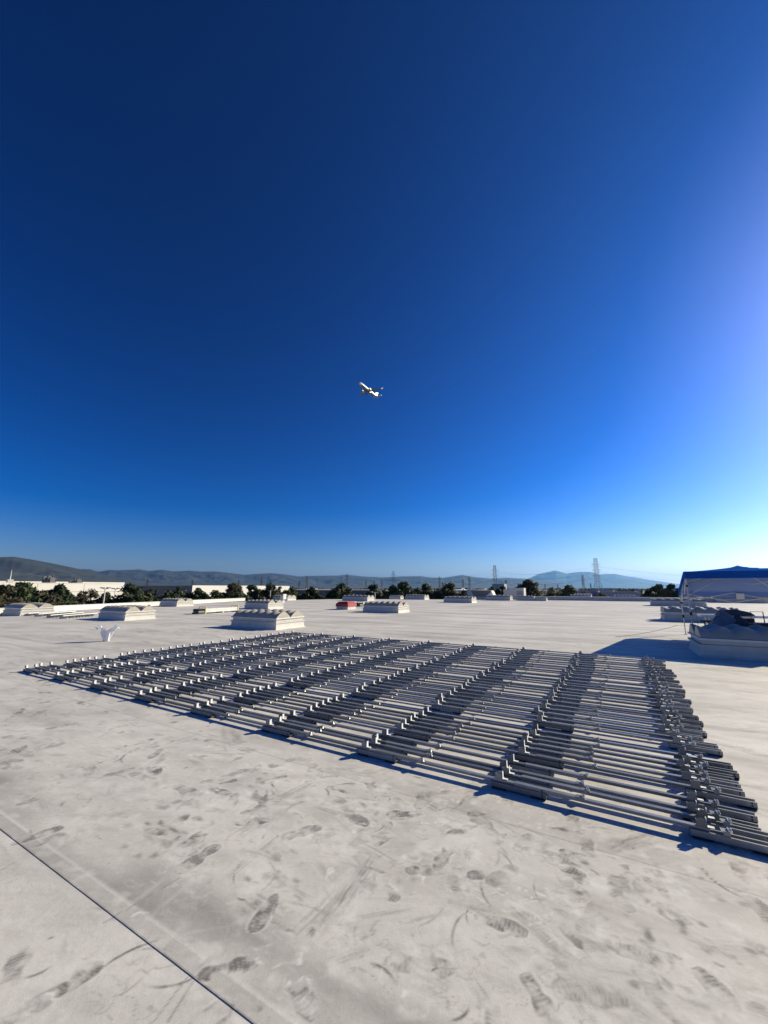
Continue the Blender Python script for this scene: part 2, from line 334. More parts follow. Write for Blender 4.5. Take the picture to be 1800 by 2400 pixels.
def sheet_fields(ua, va, v0):
    nu, nv = len(ua), len(va)
    dark = np.zeros((nv, nu), np.float32); light = np.zeros((nv, nu), np.float32)
    for (kind, u, v, ang, ln, st, wd) in marks:
        r = ln*0.75 + 0.08
        i0, i1 = np.searchsorted(ua, [u-r, u+r]); j0, j1 = np.searchsorted(va, [v-r, v+r])
        if i1-i0 < 2 or j1-j0 < 2: continue
        X, Y = np.meshgrid(ua[i0:i1]-u, va[j0:j1]-v)
        a = X*math.cos(ang)+Y*math.sin(ang); b = -X*math.sin(ang)+Y*math.cos(ang)
        sd = int((u*131+v*977)*10) & 1023
        nz = fbm((X+u)*22, (Y+v)*22, sd, 3)
        if kind == 'sole':
            L_ = min(max(ln, 0.24), 0.32); Wd = L_*0.36
            t = a/L_+0.5; tt = np.clip(t, 0, 1)
            b = b + (fbm((X+u)*16, (Y+v)*16, sd+11, 2)-.5)*.028; a = a + (fbm((X+u)*14, (Y+v)*14, sd+12, 2)-.5)*.02
            hw = Wd/2*np.sin(math.pi*np.clip(tt, 0.001, 0.999))**0.38*(1-0.30*np.exp(-((tt-0.36)/0.13)**2))
            ins = np.clip((hw-np.abs(b))/0.006, 0, 1)*((t > 0) & (t < 1))
            edge = np.exp(-((np.abs(b)-hw)/0.0055)**2)*((t > 0.02) & (t < 0.98))
            tread = 0.5+0.5*np.sin(2*math.pi*(a+0.22*np.abs(b))/0.0195)
            part = np.clip(fbm((X+u)*11, (Y+v)*11, sd+3, 3)*4.6-1.75, 0, 1)
            d = ins*part*(0.58+0.42*tread)*np.clip(nz*2.4-.4, 0, 1.2)*st*0.8 + edge*np.clip(part+0.1, 0, 1)*st*0.55*nz*1.4
            rim = np.exp(-((np.abs(b)-hw-0.012)/0.007)**2)*((t > -0.03) & (t < 1.03))*part
            light[j0:j1, i0:i1] = np.maximum(light[j0:j1, i0:i1], rim*st*0.55*nz)
            dark[j0:j1, i0:i1] = np.maximum(dark[j0:j1, i0:i1], d)
        elif kind == 'smear':
            bend = 0.25*wd*np.sin(a/max(ln, .05)*4+sd)
            e = np.exp(-(a/(ln*0.5))**4 - ((b-bend)/wd)**2)
            strk = fbm(a*7, b*90, sd, 3)
            dark[j0:j1, i0:i1] = np.maximum(dark[j0:j1, i0:i1], e*st*np.clip(strk*2.2-0.55, 0, 1)*0.75)
            e2 = np.exp(-(a/(ln*0.5))**4 - ((np.abs(b)-1.25*wd)/(wd*0.25))**2)
            light[j0:j1, i0:i1] = np.maximum(light[j0:j1, i0:i1], e2*st*0.6*nz)
        elif kind == 'line':
            e = np.exp(-(b/wd)**2)*(np.abs(a) < ln/2); dark[j0:j1, i0:i1] = np.maximum(dark[j0:j1, i0:i1], e*st)
        elif kind == 'arc':
            rad = ln*1.1; rr = np.hypot(a, b+rad*0.8)-rad
            e = np.exp(-(rr/wd)**2)*np.exp(-(a/(ln*0.45))**4)
            dark[j0:j1, i0:i1] = np.maximum(dark[j0:j1, i0:i1], e*st*np.clip(nz*2.2-0.3, 0, 1))
        elif kind == 'scuff':
            rr = np.hypot(a, b*1.7) + (nz-0.5)*ln*0.7
            brk = np.clip(fbm((X+u)*13, (Y+v)*13, sd+7, 3)*3.4-1.5, 0, 1)
            ring = (np.exp(-((rr-ln*0.45)/(0.010))**2)+0.35*np.exp(-((rr-ln*0.3)/(0.03))**2))*brk; core = np.clip(1-rr/(ln*0.42), 0, 1)
            light[j0:j1, i0:i1] = np.maximum(light[j0:j1, i0:i1], ring*st*0.8)
            dark[j0:j1, i0:i1] = np.maximum(dark[j0:j1, i0:i1], core*st*np.clip(nz*2-0.6, 0, 1)*0.9)
        elif kind == 'light':
            e = np.exp(-(a/(ln*0.5))**4-(b/wd)**2); light[j0:j1, i0:i1] = np.maximum(light[j0:j1, i0:i1], e*st*nz*1.3)
    X, Y = np.meshgrid(ua, va)
    # dirt gathered along the lap: a thin line, the weld strip and a wide grubby band
    s = Y - v0
    if v0 > 1.0:
        wide = np.clip((s-0.07)/0.03, 0, 1)*np.clip((0.42-s)/0.16, 0, 1)*np.clip(fbm(X*1.3, Y*2.5, 77, 4)*2.4-0.65, 0, 1)
        weld = ((s > 0.006) & (s < 0.075))*(0.20+0.16*fbm(X*3, Y*12, 5, 3))
        near_l = (0.75 if v0 < 2 else 0.12)
        dark = np.maximum(dark, wide*0.36*near_l/0.62); dark = np.maximum(dark, weld*near_l*1.25)
        light = np.maximum(light, np.exp(-((s-0.082)/0.006)**2)*0.22*near_l)
    foot = np.clip(np.exp(-((X+1.2)/2.6)**2-((Y-2.5)/1.3)**2)+.32, 0, 1)          # where people walk
    wx = X+.10*fbm(X*3, Y*3, 51, 2); wy = Y+.10*fbm(X*3+9, Y*3, 52, 2)
    for (fq, wd_, sd_, st_, tgt) in ((6.0, .012, 61, .50, 0), (11.0, .016, 62, .34, 0), (5.0, .011, 63, .6, 1), (10.0, .018, 64, .42, 1)):
        rid = np.exp(-((fbm(wx*fq, wy*fq*1.25, sd_, 4)-.5)/wd_)**2)*np.clip(fbm(X*1.7, Y*1.7, sd_+30, 3)*4-2.1, 0, 1)*st_*foot
        if tgt == 0: dark = np.maximum(dark, rid)
        else: light = np.maximum(light, rid)
    blot = np.clip(fbm(wx*13, wy*17, 71, 4)*4.4-2.6, 0, 1)*np.clip(fbm(X*1.1, Y*1.1, 72, 2)*3-1.0, 0, 1)*.6*foot
    dark = np.maximum(dark, blot)
    pale = np.clip(fbm(wx*9, wy*12, 73, 4)*4.4-2.6, 0, 1)*.5*foot; light = np.maximum(light, pale)
    grime = np.clip(fbm(X*3.2, Y*4.8, 31, 5)*2.6-1.2, 0, 1)*0.16
    dark = np.maximum(dark, grime)
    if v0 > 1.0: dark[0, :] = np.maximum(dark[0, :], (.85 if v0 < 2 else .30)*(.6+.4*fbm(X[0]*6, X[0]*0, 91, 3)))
    return np.clip(dark*1.4, 0, .95), np.clip(light*1.25, 0, .9)

def graded(lo, hi, c, d0, g):
    a = [c]; 
    while a[-1] < hi: a.append(a[-1]+max(d0, d0*0.6+g*abs(a[-1]-c)))
    b = [c]
    while b[-1] > lo: b.append(b[-1]-max(d0, d0*0.6+g*abs(b[-1]-c)))
    r = np.array(sorted(set(b+a))); return r[(r >= lo) & (r <= hi)]
for k in range(len(SEAMS)-1):
    v0, v1 = SEAMS[k], SEAMS[k+1]; last = k == len(SEAMS)-2
    ov = 0.0 if last else 0.10
    if -1.2 <= v0 < 13.0:
        if v0 < 3.0: ua = graded(-10.5, 2.6, -0.9, 0.0068, 0.0042); dv = 0.0080
        elif v0 < 4.2: ua = graded(-14, 3.4, -0.2, 0.014, 0.006); dv = 0.016
        else: ua = np.arange(-18, 6, 0.06); dv = 0.045
        ua = np.concatenate([[uleft(v0)], ua, [RIGHT_U]])
        va = np.linspace(v0, v1+ov, max(8, int((v1-v0)/dv)))
        dark, light = sheet_fields(ua, va, v0)
        X, Y = np.meshgrid(ua, va)
        lift = 0.0026 if abs(v0-1.315) < .01 else 0.0008
        zz = lift - (lift-.0003)*(Y-v0)/(v1+ov-v0) + (fbm(X*1.6, Y*1.6, 12, 3)-0.5)*0.003*np.clip((Y-v0)/0.2, 0, 1)*np.clip((v1-Y)/0.3, 0, 1)
        nu, nv = len(ua), len(va)
        P = np.empty((nv*nu, 3), np.float32)
        P[:, 0] = (X*U.x+Y*V.x).ravel(); P[:, 1] = (X*U.y+Y*V.y).ravel(); P[:, 2] = zz.ravel()
        skirt = P[:nu].copy(); skirt[:, 2] -= lift-.0002
        P = np.vstack([P, skirt, P[:nu].copy()])
        idx = np.arange(nv*nu).reshape(nv, nu)
        q = np.stack([idx[:-1, :-1], idx[:-1, 1:], idx[1:, 1:], idx[1:, :-1]], -1).reshape(-1, 4)
        sk = nv*nu + np.arange(nu); s2 = sk+nu; q2 = np.stack([sk[:-1], sk[1:], s2[1:], s2[:-1]], -1)
        q = np.vstack([q, q2]).astype(np.int32)
        me = bpy.data.meshes.new('membrane_sheet')
        me.vertices.add(len(P)); me.vertices.foreach_set('co', P.ravel())
        me.loops.add(q.size); me.loops.foreach_set('vertex_index', q.ravel())
        me.polygons.add(len(q)); me.polygons.foreach_set('loop_start', np.arange(0, q.size, 4, dtype=np.int32))
        for nm, arr in (('dark', dark), ('light', light)):
            at = me.attributes.new(nm, 'FLOAT', 'POINT')
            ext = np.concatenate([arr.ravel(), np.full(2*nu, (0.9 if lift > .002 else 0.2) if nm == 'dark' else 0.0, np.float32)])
            at.data.foreach_set('value', ext.astype(np.float32))
        me.update(calc_edges=True); me.polygons.foreach_set('use_smooth', [True]*len(q)); me.materials.append(M_roof)
        link('membrane_sheet', me, roof)
    else:
        mb = MB(); a, b_ = uleft(v0), uleft(v1); dk_ = []
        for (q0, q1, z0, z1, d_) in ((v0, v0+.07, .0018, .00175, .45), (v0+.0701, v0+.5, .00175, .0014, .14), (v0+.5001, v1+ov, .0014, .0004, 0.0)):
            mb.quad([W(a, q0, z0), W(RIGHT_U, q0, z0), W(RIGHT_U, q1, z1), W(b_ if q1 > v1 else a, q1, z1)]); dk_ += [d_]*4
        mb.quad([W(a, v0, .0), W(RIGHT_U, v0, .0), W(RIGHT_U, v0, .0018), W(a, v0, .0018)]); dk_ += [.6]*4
        o = mb.build('membrane_sheet', M_roof, roof); o.data.attributes.new('dark', 'FLOAT', 'POINT').data.foreach_set('value', dk_)

# roof beyond the dividing upstand
mb = MB(); mb.box(-9.5, 60, 57.5, 82, GZ, 0.03, 0); ro2 = mb.build('roof', [M_white]); ro2.rotation_euler.z = ROT
tag(ro2, 'bright white roof beyond the grey upstand wall', None, None, 'structure')
t = empty('upstand_wall', W(16, 57.2), ROT, 'long grey shaded upstand wall across the far right of the roof', 'wall')
mb = MB(); mb.box(-25, 44, -0.14, 0.14, 0, 0.44); mb.build('wall_body', M_white, t)
mb = MB(); mb.box(-25.05, 44, -0.19, 0.19, 0.443, 0.49); mb.build('coping', M_hvac, t)
pa, pb = W(-32.7, 9.0), W(-38.0, 28.2); d = pb-pa
t = empty('parapet', pa, math.atan2(d.y, d.x), 'low sunlit white parapet along the left roof edge', 'wall')
mb = MB(); mb.box(-14, d.length+7, 0.0, 0.25, 0, 0.33); mb.build('wall_body', M_white2, t)
mb = MB(); mb.box(-14, d.length+7, -0.03, 0.28, 0.333, 0.37); mb.build('coping', M_white2, t)

# ------------------------------------------------------------------ racking rows
PER = 1.30
def unit_meshes():
    m = {}
    b = MB()                                              # base channel: U-section with lips, open on top
    b.prism([(-.031, .014), (.031, .014), (.031, .052), (.020, .052), (.020, .049), (.028, .049), (.028, .017), (-.028, .017), (-.028, .049), (-.020, .049), (-.020, .052), (-.031, .052)], 0, .42)
    for z in (.026, .042):
        for y in (-.0318, .0312): b.box(.385, .396, y, y+.0006, z-.005, z+.005, 1)
    m['base_channel'] = b.mesh('base_channel', [M_metal, M_hole])
    b = MB(); b.box(0, .11, -.040, .040, 0.0045, .0138); m['rubber_pad'] = b.mesh('rubber_pad', M_rubber)
    b = MB()                                              # long rail: hat section with a groove on each side
    b.prism([(-.015, .047), (.015, .047), (.015, .054), (.0105, .057), (.0105, .062), (.015, .065), (.015, .0695), (-.015, .0695), (-.015, .065), (-.0105, .062), (-.0105, .057), (-.015, .054)], 0, PER+.06)
    m['rail'] = b.mesh('rail', M_alu)
    b = MB()                                              # splice sleeve that wraps the rail
    b.prism([(-.020, .051), (-.0165, .051), (-.0165, .0705), (.0165, .0705), (.0165, .051), (.020, .051), (.020, .0738), (-.020, .0738)], 0, .46)
    for y in (-.0206, .020): b.box(.195, .207, y, y+.0006, .057, .068, 1)
    m['sleeve'] = b.mesh('sleeve', [M_metal, M_hole])
    b = MB()                                              # upright tilt bracket: web plate, turned flange and foot painted as if sunlit
    b.box(0, .058, -.020, -.0165, .0695, .112); b.box(.054, .058, -.016, .014, .0695, .126, 1); b.box(.0585, .095, -.014, .012, .074, .0775, 1)
    b.box(0, .004, -.016, .008, .0695, .108); b.box(.016, .044, -.0225, -.0205, .100, .122); b.tube([(.03, -.016, .092), (.03, .018, .092)], .0045, 6, 1)
    m['tilt_bracket'] = b.mesh('tilt_bracket', [M_metal, M_brk_lit])
    b = MB()                                              # end clamp with a bolt
    b.box(0, .009, -.026, .026, .052, .088); b.box(-.036, -.0005, -.024, .024, .074, .0775); b.box(.0095, .024, -.008, .008, .070, .083, 1)
    b.tube([(.016, 0, .083), (.016, 0, .096)], .006, 6, 1); b.box(-.026, .0, -.027, -.0245, .056, .082)
    m['clamp'] = b.mesh('clamp', [M_metal, M_bolt])
    return m
UM = unit_meshes()
ONES = ['first', 'second', 'third', 'fourth', 'fifth', 'sixth', 'seventh', 'eighth', 'ninth', 'tenth', 'eleventh', 'twelfth', 'thirteenth', 'fourteenth', 'fifteenth', 'sixteenth', 'seventeenth', 'eighteenth', 'nineteenth']
def ordinal(i):
    if i <= 19: return ONES[i-1]
    t, o = divmod(i, 10); return {2: 'twentieth', 3: 'thirtieth', 4: 'fortieth'}[t] if o == 0 else {2: 'twenty', 3: 'thirty', 4: 'forty'}[t]+'-'+ONES[o-1]
rows = [3.53, 3.66, 3.755, 3.91, 4.16, 4.31, 4.44, 4.58, 4.68, 4.85, 5.21, 5.37, 5.55, 5.74, 5.94, 6.16, 6.38, 6.58, 6.74, 6.95, 7.21, 7.36, 7.59, 7.86, 8.16, 8.34, 8.55, 8.80, 9.10, 9.33, 9.62, 9.86, 10.18, 10.45, 10.76]
for i, v in enumerate(rows):
    uo = 0.755 + 0.030*(v-3.5) + rnd(-.07, .07) - PER*8
    t = empty('racking_row', W(uo, v), ROT + R(rnd(-.07, .07)), 'long grey metal solar racking row, %s counting back from the camera side' % ordinal(i+1), 'racking row', 'rows of solar racking laid out on the roof')
    for k in range(-0, 8+1):
        x = k*PER - .44
        def put(nm, xx, **kw):
            o = link(nm, UM[nm], t); o.location.x = xx; o.location.y = rnd(-.004, .004); return o
        bc = put('base_channel', x)
        if v < 8:
            for px_ in (.005, .305): pd = link('rubber_pad', UM['rubber_pad'], bc); pd.location.x = px_
        if k < 8: put('rail', x+.05)
        if k == 8:
            o = put('tilt_bracket', x+.04)
        else: put('tilt_bracket', x+.035)
        if k > 0 or True:
            if k < 8: put('sleeve', x+.19); put('clamp', x+.665)
            else: put('clamp', x+.20)

# ------------------------------------------------------------------ skylights
def dome_mesh(Lx, Wy, n, hgt):
    nx, ny = n*10, 14; b = MB()
    for j in range(ny+1):
        for i in range(nx+1):
            s = i/nx; t = j/ny
            ph = (s*n) % 1.0 if i < nx else 1.0
            tri = abs(2*ph-1)                            # 1 on a ridge (both ends are ridges), 0 in a valley
            arch = 1-abs(2*t-1)**1.7
            k = 0.36*math.sin(math.pi*t)**1.5            # ridges stand out only towards the crest
            z = hgt*arch*(1-k*(1-(1-(1-tri)**1.6)**1.15))*(0.86+0.14*math.sin(math.pi*s)) + .010
            # valleys pinch in toward the middle
            b.v.append((s*Lx, t*Wy, z))
    for j in range(ny):
        for i in range(nx):
            a = j*(nx+1)+i; b.f.append((a, a+1, a+nx+2, a+nx+1)); b.m.append(0)
    for e in (0, nx):                                    # closed ends
        ids = [j*(nx+1)+e for j in range(ny+1)]; n_ = len(b.v)
        b.v += [b.v[i_] for i_ in ids] + [(b.v[i_][0], b.v[i_][1], 0.0) for i_ in ids]
        for j in range(ny): b.f.append((n_+j, n_+j+1, n_+ny+2+j, n_+ny+1+j)); b.m.append(0)
    return b.mesh('dome', M_dome, True)
SK = {}
def sk_meshes(Lx, Wy, n):
    key = (round(Lx, 2), round(Wy, 2), n)
    if key in SK: return SK[key]
    m = {}
    b = MB(); fl = .05                                   # flared curb
    n0 = [(-fl, -fl), (Lx+fl, -fl), (Lx+fl, Wy+fl), (-fl, Wy+fl)]; n1 = [(0, 0), (Lx, 0), (Lx, Wy), (0, Wy)]
    lv = [(n0, 0.0), ([(x*.3+X*.7, y*.3+Y*.7) for (x, y), (X, Y) in zip(n0, n1)], .05), (n1, .16), (n1, .27)]
    for ring, z in lv: b.v += [(x, y, z) for x, y in ring]
    for r in range(3):
        for i in range(4): b.f.append((r*4+i, r*4+(i+1) % 4, r*4+4+(i+1) % 4, r*4+4+i)); b.m.append(0)
    b.f.append((12, 13, 14, 15)); b.m.append(0)
    m['curb'] = b.mesh('curb', M_white)
    b = MB(); b.box(-.03, Lx+.03, -.03, Wy+.03, .235, .285); m['counterflashing'] = b.mesh('counterflashing', M_white)
    b = MB(); b.box(.035, Lx-.035, .035, Wy-.035, .288, .385); m['riser'] = b.mesh('riser', M_white)
    b = MB(); b.box(-.02, Lx+.02, -.02, Wy/2-.012, .388, .43); m['frame'] = b.mesh('frame', M_white2)
    m['dome'] = dome_mesh(Lx-.03, Wy/2-.04, n, .275)
    SK[key] = m; return m
def skylight(u, v, label, Lx=2.55, Wy=1.6, n=6, s=1.0, group='ribbed roof skylights'):
    t = empty('skylight', W(u, v), ROT, label, 'skylight', group); m = sk_meshes(Lx, Wy, n); t.scale = (s, s, s)
    link('curb', m['curb'], t); link('counterflashing', m['counterflashing'], t); link('riser', m['riser'], t)
    for k in (0, 1):
        f = link('frame', m['frame'], t); f.location.y = k*(Wy/2+.012)
        d_ = link('dome', m['dome'], f); d_.location = (.015, .02-k*.012, .43)
    return t
def skp(px, py, label, Lx=2.55, Wy=1.6, s=1.0):          # placed by its corner between the shaded and the lit face
    u, v = uvof(gnd(px, py)); return skylight(u-Lx*s, v, label, Lx, Wy, s=s)
skp(646.6, 1476.8, 'largest white skylight with arched domes just behind the racking')
skp(292.2, 1454.9, 'white skylight with arched domes behind the plastic bag', Wy=1.5)
skp(47, 1443.9, 'white skylight at the far left beside the channel stacks')
skp(414, 1421.9, 'white skylight standing against the left parapet beyond the yellow pallet')
skp(628, 1428.5, 'white skylight right behind the largest one, half hidden by it')
skp(673.6, 1407.5, 'small white skylight at the roof edge in front of dark trees left of centre')
skp(933.5, 1437.2, 'white skylight with pointed domes beside the red covered curb', 2.7)
skp(861, 1409, 'distant skylight directly behind the red covered curb', 3.6, s=1.05)
skp(938.4, 1404.3, 'smallest skylight on the roof edge under the tall dark trees', 2.3, 1.3, .8)
skp(995, 1405.5, 'distant skylight at the centre of the roof edge', 3.0)
skp(1105.8, 1413.4, 'white skylight right of centre in front of the sloped duct hood', 3.2, 1.8)
skp(1195.7, 1407.9, 'white skylight just left of the square air unit', 3.1)
skp(1251.6, 1408.2, 'white skylight just right of the square air unit', 2.4, 1.4, .9)
skp(1281, 1408.7, 'tiny skylight touching the left end of the grey upstand wall', 2.0, 1.2, .7)
u, v = uvof(gnd(1529, 1420)); skylight(u, v, 'cream domed skylight beyond the tent, second in line behind it', 3.9, 1.8, 6)
u, v = uvof(gnd(1559, 1455.5)); skylight(u, v, 'cream domed skylight directly behind the tent leg', 2.9, 1.6, 6)
skylight(1.84, 12.07, 'nearest big skylight in the tent shadow at the right edge', 2.65, 1.55, 6)
u, v = uvof(gnd(1671, 1411.5)); skylight(u, v-1.7, 'distant skylight seen under the tent against the grey upstand wall', 4.2, 1.5, 6)
for (px, lab) in [(1334, 'low skylight on the white far roof, left of the tallest pylon'), (1437, 'low skylight on the white far roof, right of the tallest pylon'), (1345, 'furthest skylight on the white far roof, below the round tree')]:
    far = 76 if px == 1345 else 61
    p = atd(px, HY, far); u, v = uvof(p); o = skylight(u, 61 if far == 61 else 76, lab, 2.6, 1.6, 6); o.location.z = .03

# red tarpaulin-covered curb
u, v = uvof(gnd(815, 1429)); t = empty('covered_curb', W(u-1.05, v), ROT, 'white curb with a red hipped tarpaulin cover', 'roof curb')
b = MB(); b.box(0, 1.05, 0, 1.1, 0, .26); b.build('curb', M_white, t)
b = MB(); b.box(-.05, 1.10, -.05, 1.15, .22, .44); b.v[4:8] = [(-.03, -.03, .42), (1.08, -.03, .42), (1.08, 1.13, .42), (-.03, 1.13, .42)]
b.v += [(.12, .12, .57), (.93, .12, .57), (.93, .98, .57), (.12, .98, .57)]; b.f.pop(1); b.m.pop(1)
for i in range(4): b.f.append((4+i, 4+(i+1) % 4, 8+(i+1) % 4, 8+i)); b.m.append(0)
b.f.append((8, 9, 10, 11)); b.m.append(0); b.build('cover', M_red, t)

# ------------------------------------------------------------------ pallets of packed rails
def pallet(px, py, Lv, label, wrap):
    u, v = uvof(gnd(px, py)); t = empty('rail_pallet', W(u, v), ROT, label, 'pallet', 'pallets of packed rails')
    for y in (0.05, Lv/2, Lv-.15): b = MB(); b.box(-.62, 0, y, y+.10, .005, .09); b.build('skid', M_yellow, t)
    for k in range(2):
        b = MB(); b.box(-.60, -.012, .12, Lv-.12, .093+k*.115, .093+k*.115+.110); b.build('carton', wrap, t)
    for y in (0.08, Lv-.16):
        b = MB(); b.box(-.63, -.58, y, y+.07, .0, .40); b.box(-.045, .012, y, y+.07, .0, .40); b.box(-.63, .012, y, y+.07, .402, .43); b.build('end_frame', M_yellow, t)
    for k in range(5):
        b = MB(); b.prism([(0, 0), (.09, 0), (.09, .09), (.07, .09), (.07, .02), (.02, .02), (.02, .09), (0, .09)], 0, .5); o = b.build('bundled_channel', M_metal, t)
        o.location = (-.60+.12*k, -.35, .10); o.rotation_euler = (0, 0, math.pi/2); o.location.x += .10
    b = MB(); b.box(-.62, .0, -.40, .06, .002, .095); b.build('bearer', M_black, t)
    for k in range(6):
        b = MB(); b.tube([(-.58+.1*k, -.36, .24+.03*(k % 2)), (-.56+.1*k, .04, .24+.03*(k % 2))], .048, 8); b.build('roll', M_rubber, t)
pallet(478, 1439, 2.75, 'long low pallet of white cartons with yellow end frames and black rolls', M_white2)
pallet(850, 1421.5, 2.3, 'low pallet of white cartons behind the red covered curb', M_white2)

# channel stacks at the far left, sunlit metal rails painted white
for i, (x0, y0, x1, y1) in enumerate([(68, 1443.5, 150, 1437), (92, 1445, 172, 1438), (120, 1448, 190, 1441.5), (150, 1449.8, 224, 1443)]):
    a = gnd(x0, y0); bb = gnd(x1, y1); d = bb-a
    t = empty('channel_stack', a, math.atan2(d.y, d.x), 'short metal channels under a rail painted sunlit white beside the left skylights, %s row' % ['furthest', 'second furthest', 'second nearest', 'nearest'][i], 'channel stack', 'channel stacks on the left roof')
    b = MB(); b.box(-.1, d.length+.15, -.03, .03, .125, .165); b.build('rail', M_white2, t)
    n = int(d.length/.22)
    bm_ = MB(); bm_.prism([(-.05, .012), (.05, .012), (.05, .12), (.035, .12), (.035, .03), (-.035, .03), (-.035, .12), (-.05, .12)], 0, .42); me = bm_.mesh('base_channel', M_alu)
    for k in range(n):
        o = link('base_channel', me, t); o.location = (k*.22, .22, 0); o.rotation_euler.z = -math.pi/2

# ------------------------------------------------------------------ plastic bag
p = gnd(249, 1503); t = empty('plastic_bag', p, 0, 'white plastic bag standing open and blown upright on the bare roof', 'plastic bag')
b = MB(); na, nz_ = 48, 16
for j in range(nz_+1):
    t_ = j/nz_; z = .004+.40*t_
    for i in range(na):
        a = 2*math.pi*i/na
        fold = 1+.16*math.sin(5*a+2*t_)*t_+.10*math.sin(9*a+1.3)*(1-t_*.5)+.05*math.sin(17*a+4*t_)
        rx = (.085+.165*t_**1.35)*fold; ry = (.06+.05*t_)*fold
        lift = .07*math.sin(2*a+.6)*t_**3 + .03*math.sin(7*a)*t_**3
        b.v.append((rx*math.cos(a)-.02*t_, ry*math.sin(a)+.02*math.sin(3*a)*t_, z+lift))
for j in range(nz_):
    for i in range(na): b.f.append((j*na+i, j*na+(i+1) % na, (j+1)*na+(i+1) % na, (j+1)*na+i)); b.m.append(0)
b.f.append(tuple(reversed(range(na)))); b.m.append(0)
b.build('bag_body', M_bag, t, True)
for sx in (-1, 1):
    b = MB(); b.tube([(sx*.27-.02, -.03, .37), (sx*.33-.02, -.05, .42), (sx*.35-.02, 0, .40), (sx*.31, .05, .36), (sx*.25-.02, .05, .36)], [.02, .014, .014, .014, .02], 6); b.build('handle', M_bag, t, True)

# ------------------------------------------------------------------ tent with its gear
TU, TV, TW = 2.07, 14.6, 2.95
t = empty('canopy_tent', W(TU, TV), ROT-R(3.7), 'blue pop-up canopy tent with grey underside, lowered at the back', 'tent')
zn, zf = 2.08, 1.50                                       # eave heights, near and far side
def roofz(x, y):
    base = zn+(zf-zn)*(y/TW); r = max(abs(x/TW*2-1), abs(y/TW*2-1)); return base + (0.50*(1-r)**1.15)
N_ = 16
b = MB()
for j in range(N_+1):
    for i in range(N_+1):
        x, y = i/N_*TW, j/N_*TW; b.v.append((x, y, roofz(x, y) - .03*math.sin(math.pi*i/N_)*math.sin(math.pi*j/N_)*abs(math.sin(2*math.atan2(y-TW/2, x-TW/2+1e-6)))))
for j in range(N_):
    for i in range(N_): a = j*(N_+1)+i; b.f.append((a, a+1, a+N_+2, a+N_+1)); b.m.append(0)
cn = b.build('canopy', M_blue, t, True)
b2 = MB(); b2.v = [(x*.995+.007, y*.995+.007, z-.02) for x, y, z in b.v]; b2.f = list(b.f); b2.m = list(b.m); b2.build('lining', M_under, t, True)
def valance(x0, y0, x1, y1, h):
    b = MB(); k = 14
    for i in range(k+1):
        s = i/k; x = x0+(x1-x0)*s; y = y0+(y1-y0)*s; z = zn+(zf-zn)*(y/TW); wv = .010*math.sin(s*17)
        dx, dy = (wv, 0) if x0 == x1 else (0, wv)
        b.v += [(x, y, z), (x+dx, y+dy, z-h)]
    for i in range(k): b.f.append((2*i, 2*i+2, 2*i+3, 2*i+1)); b.m.append(0)
    vl = b.build('valance', M_blue, t, True)
    b3 = MB(); sx, sy = (.006 if x0 == x1 and x0 < 1 else -.006 if x0 == x1 else 0), (.006 if y0 == y1 and y0 < 1 else -.006 if y0 == y1 else 0)
    b3.v = [(x+sx, y+sy, z) for x, y, z in b.v]; b3.f = list(b.f); b3.m = list(b.m); b3.build('lining', M_under, vl, True)
valance(0, -.012, TW, -.012, .21); valance(0, TW+.012, TW, TW+.012, .21); valance(-.012, 0, -.012, TW, .21); valance(TW+.012, 0, TW+.012, TW, .21)
for (x, y) in ((0.03, .03), (TW-.03, .03), (.03, TW-.03), (TW-.03, TW-.03)):
    z1 = (zn if y < 1 else zf)-.03
    o = MB(); o.box(x-.019, x+.019, y-.019, y+.019, z1*.42, z1); lg = o.build('leg', M_leg, t)
    o = MB(); o.box(x-.014, x+.014, y-.014, y+.014, .012, z1*.42-.002); o.build('inner_leg', M_leg, lg)
    o = MB(); o.box(x-.05, x+.05, y-.05, y+.05, .007, .012); o.build('foot_plate', M_black, lg)
    o = MB(); o.box(x-.03, x+.03, y-.03, y+.03, z1*.42-.05, z1*.42+.05); o.build('clamp', M_black, lg)
    o = MB(); o.box(x-.028, x+.028, y-.028, y+.028, z1-.42, z1-.36); o.build('slider', M_black, lg)
def strut(p, q, r=.012): b = MB(); b.tube([p, q], r, 5); b.build('truss_bar', M_leg, t)
for (y, z1) in ((.03, zn-.06), (TW-.03, zf-.06)):
    for h in (0, 1):
        x0, x1 = .03+h*(TW/2-.03), TW/2+h*(TW/2-.03); strut((x0, y, z1), (x1, y+.02, z1-.32)); strut((x0, y+.02, z1-.32), (x1, y, z1))
for x in (.03, TW-.03):
    for h in (0, 1):
        y0, y1 = .03+h*(TW/2-.03), TW/2+h*(TW/2-.03); za = zn+(zf-zn)*y0/TW-.06; zb = zn+(zf-zn)*y1/TW-.06
        strut((x, y0, za), (x+.02, y1, zb-.32)); strut((x+.02, y0, za-.32), (x, y1, zb))
for (x, y) in ((0.03, .03), (TW-.03, .03), (.03, TW-.03), (TW-.03, TW-.03)):
    strut((x, y, (zn if y < 1 else zf)-.30), (TW/2, TW/2, roofz(TW/2, TW/2)-.12), .010)
b = MB(); b.box(TW*.52, TW*.52+.20, TW-.10, TW-.05, 1.24, 1.42); b.build('label_card', M_white2, t)
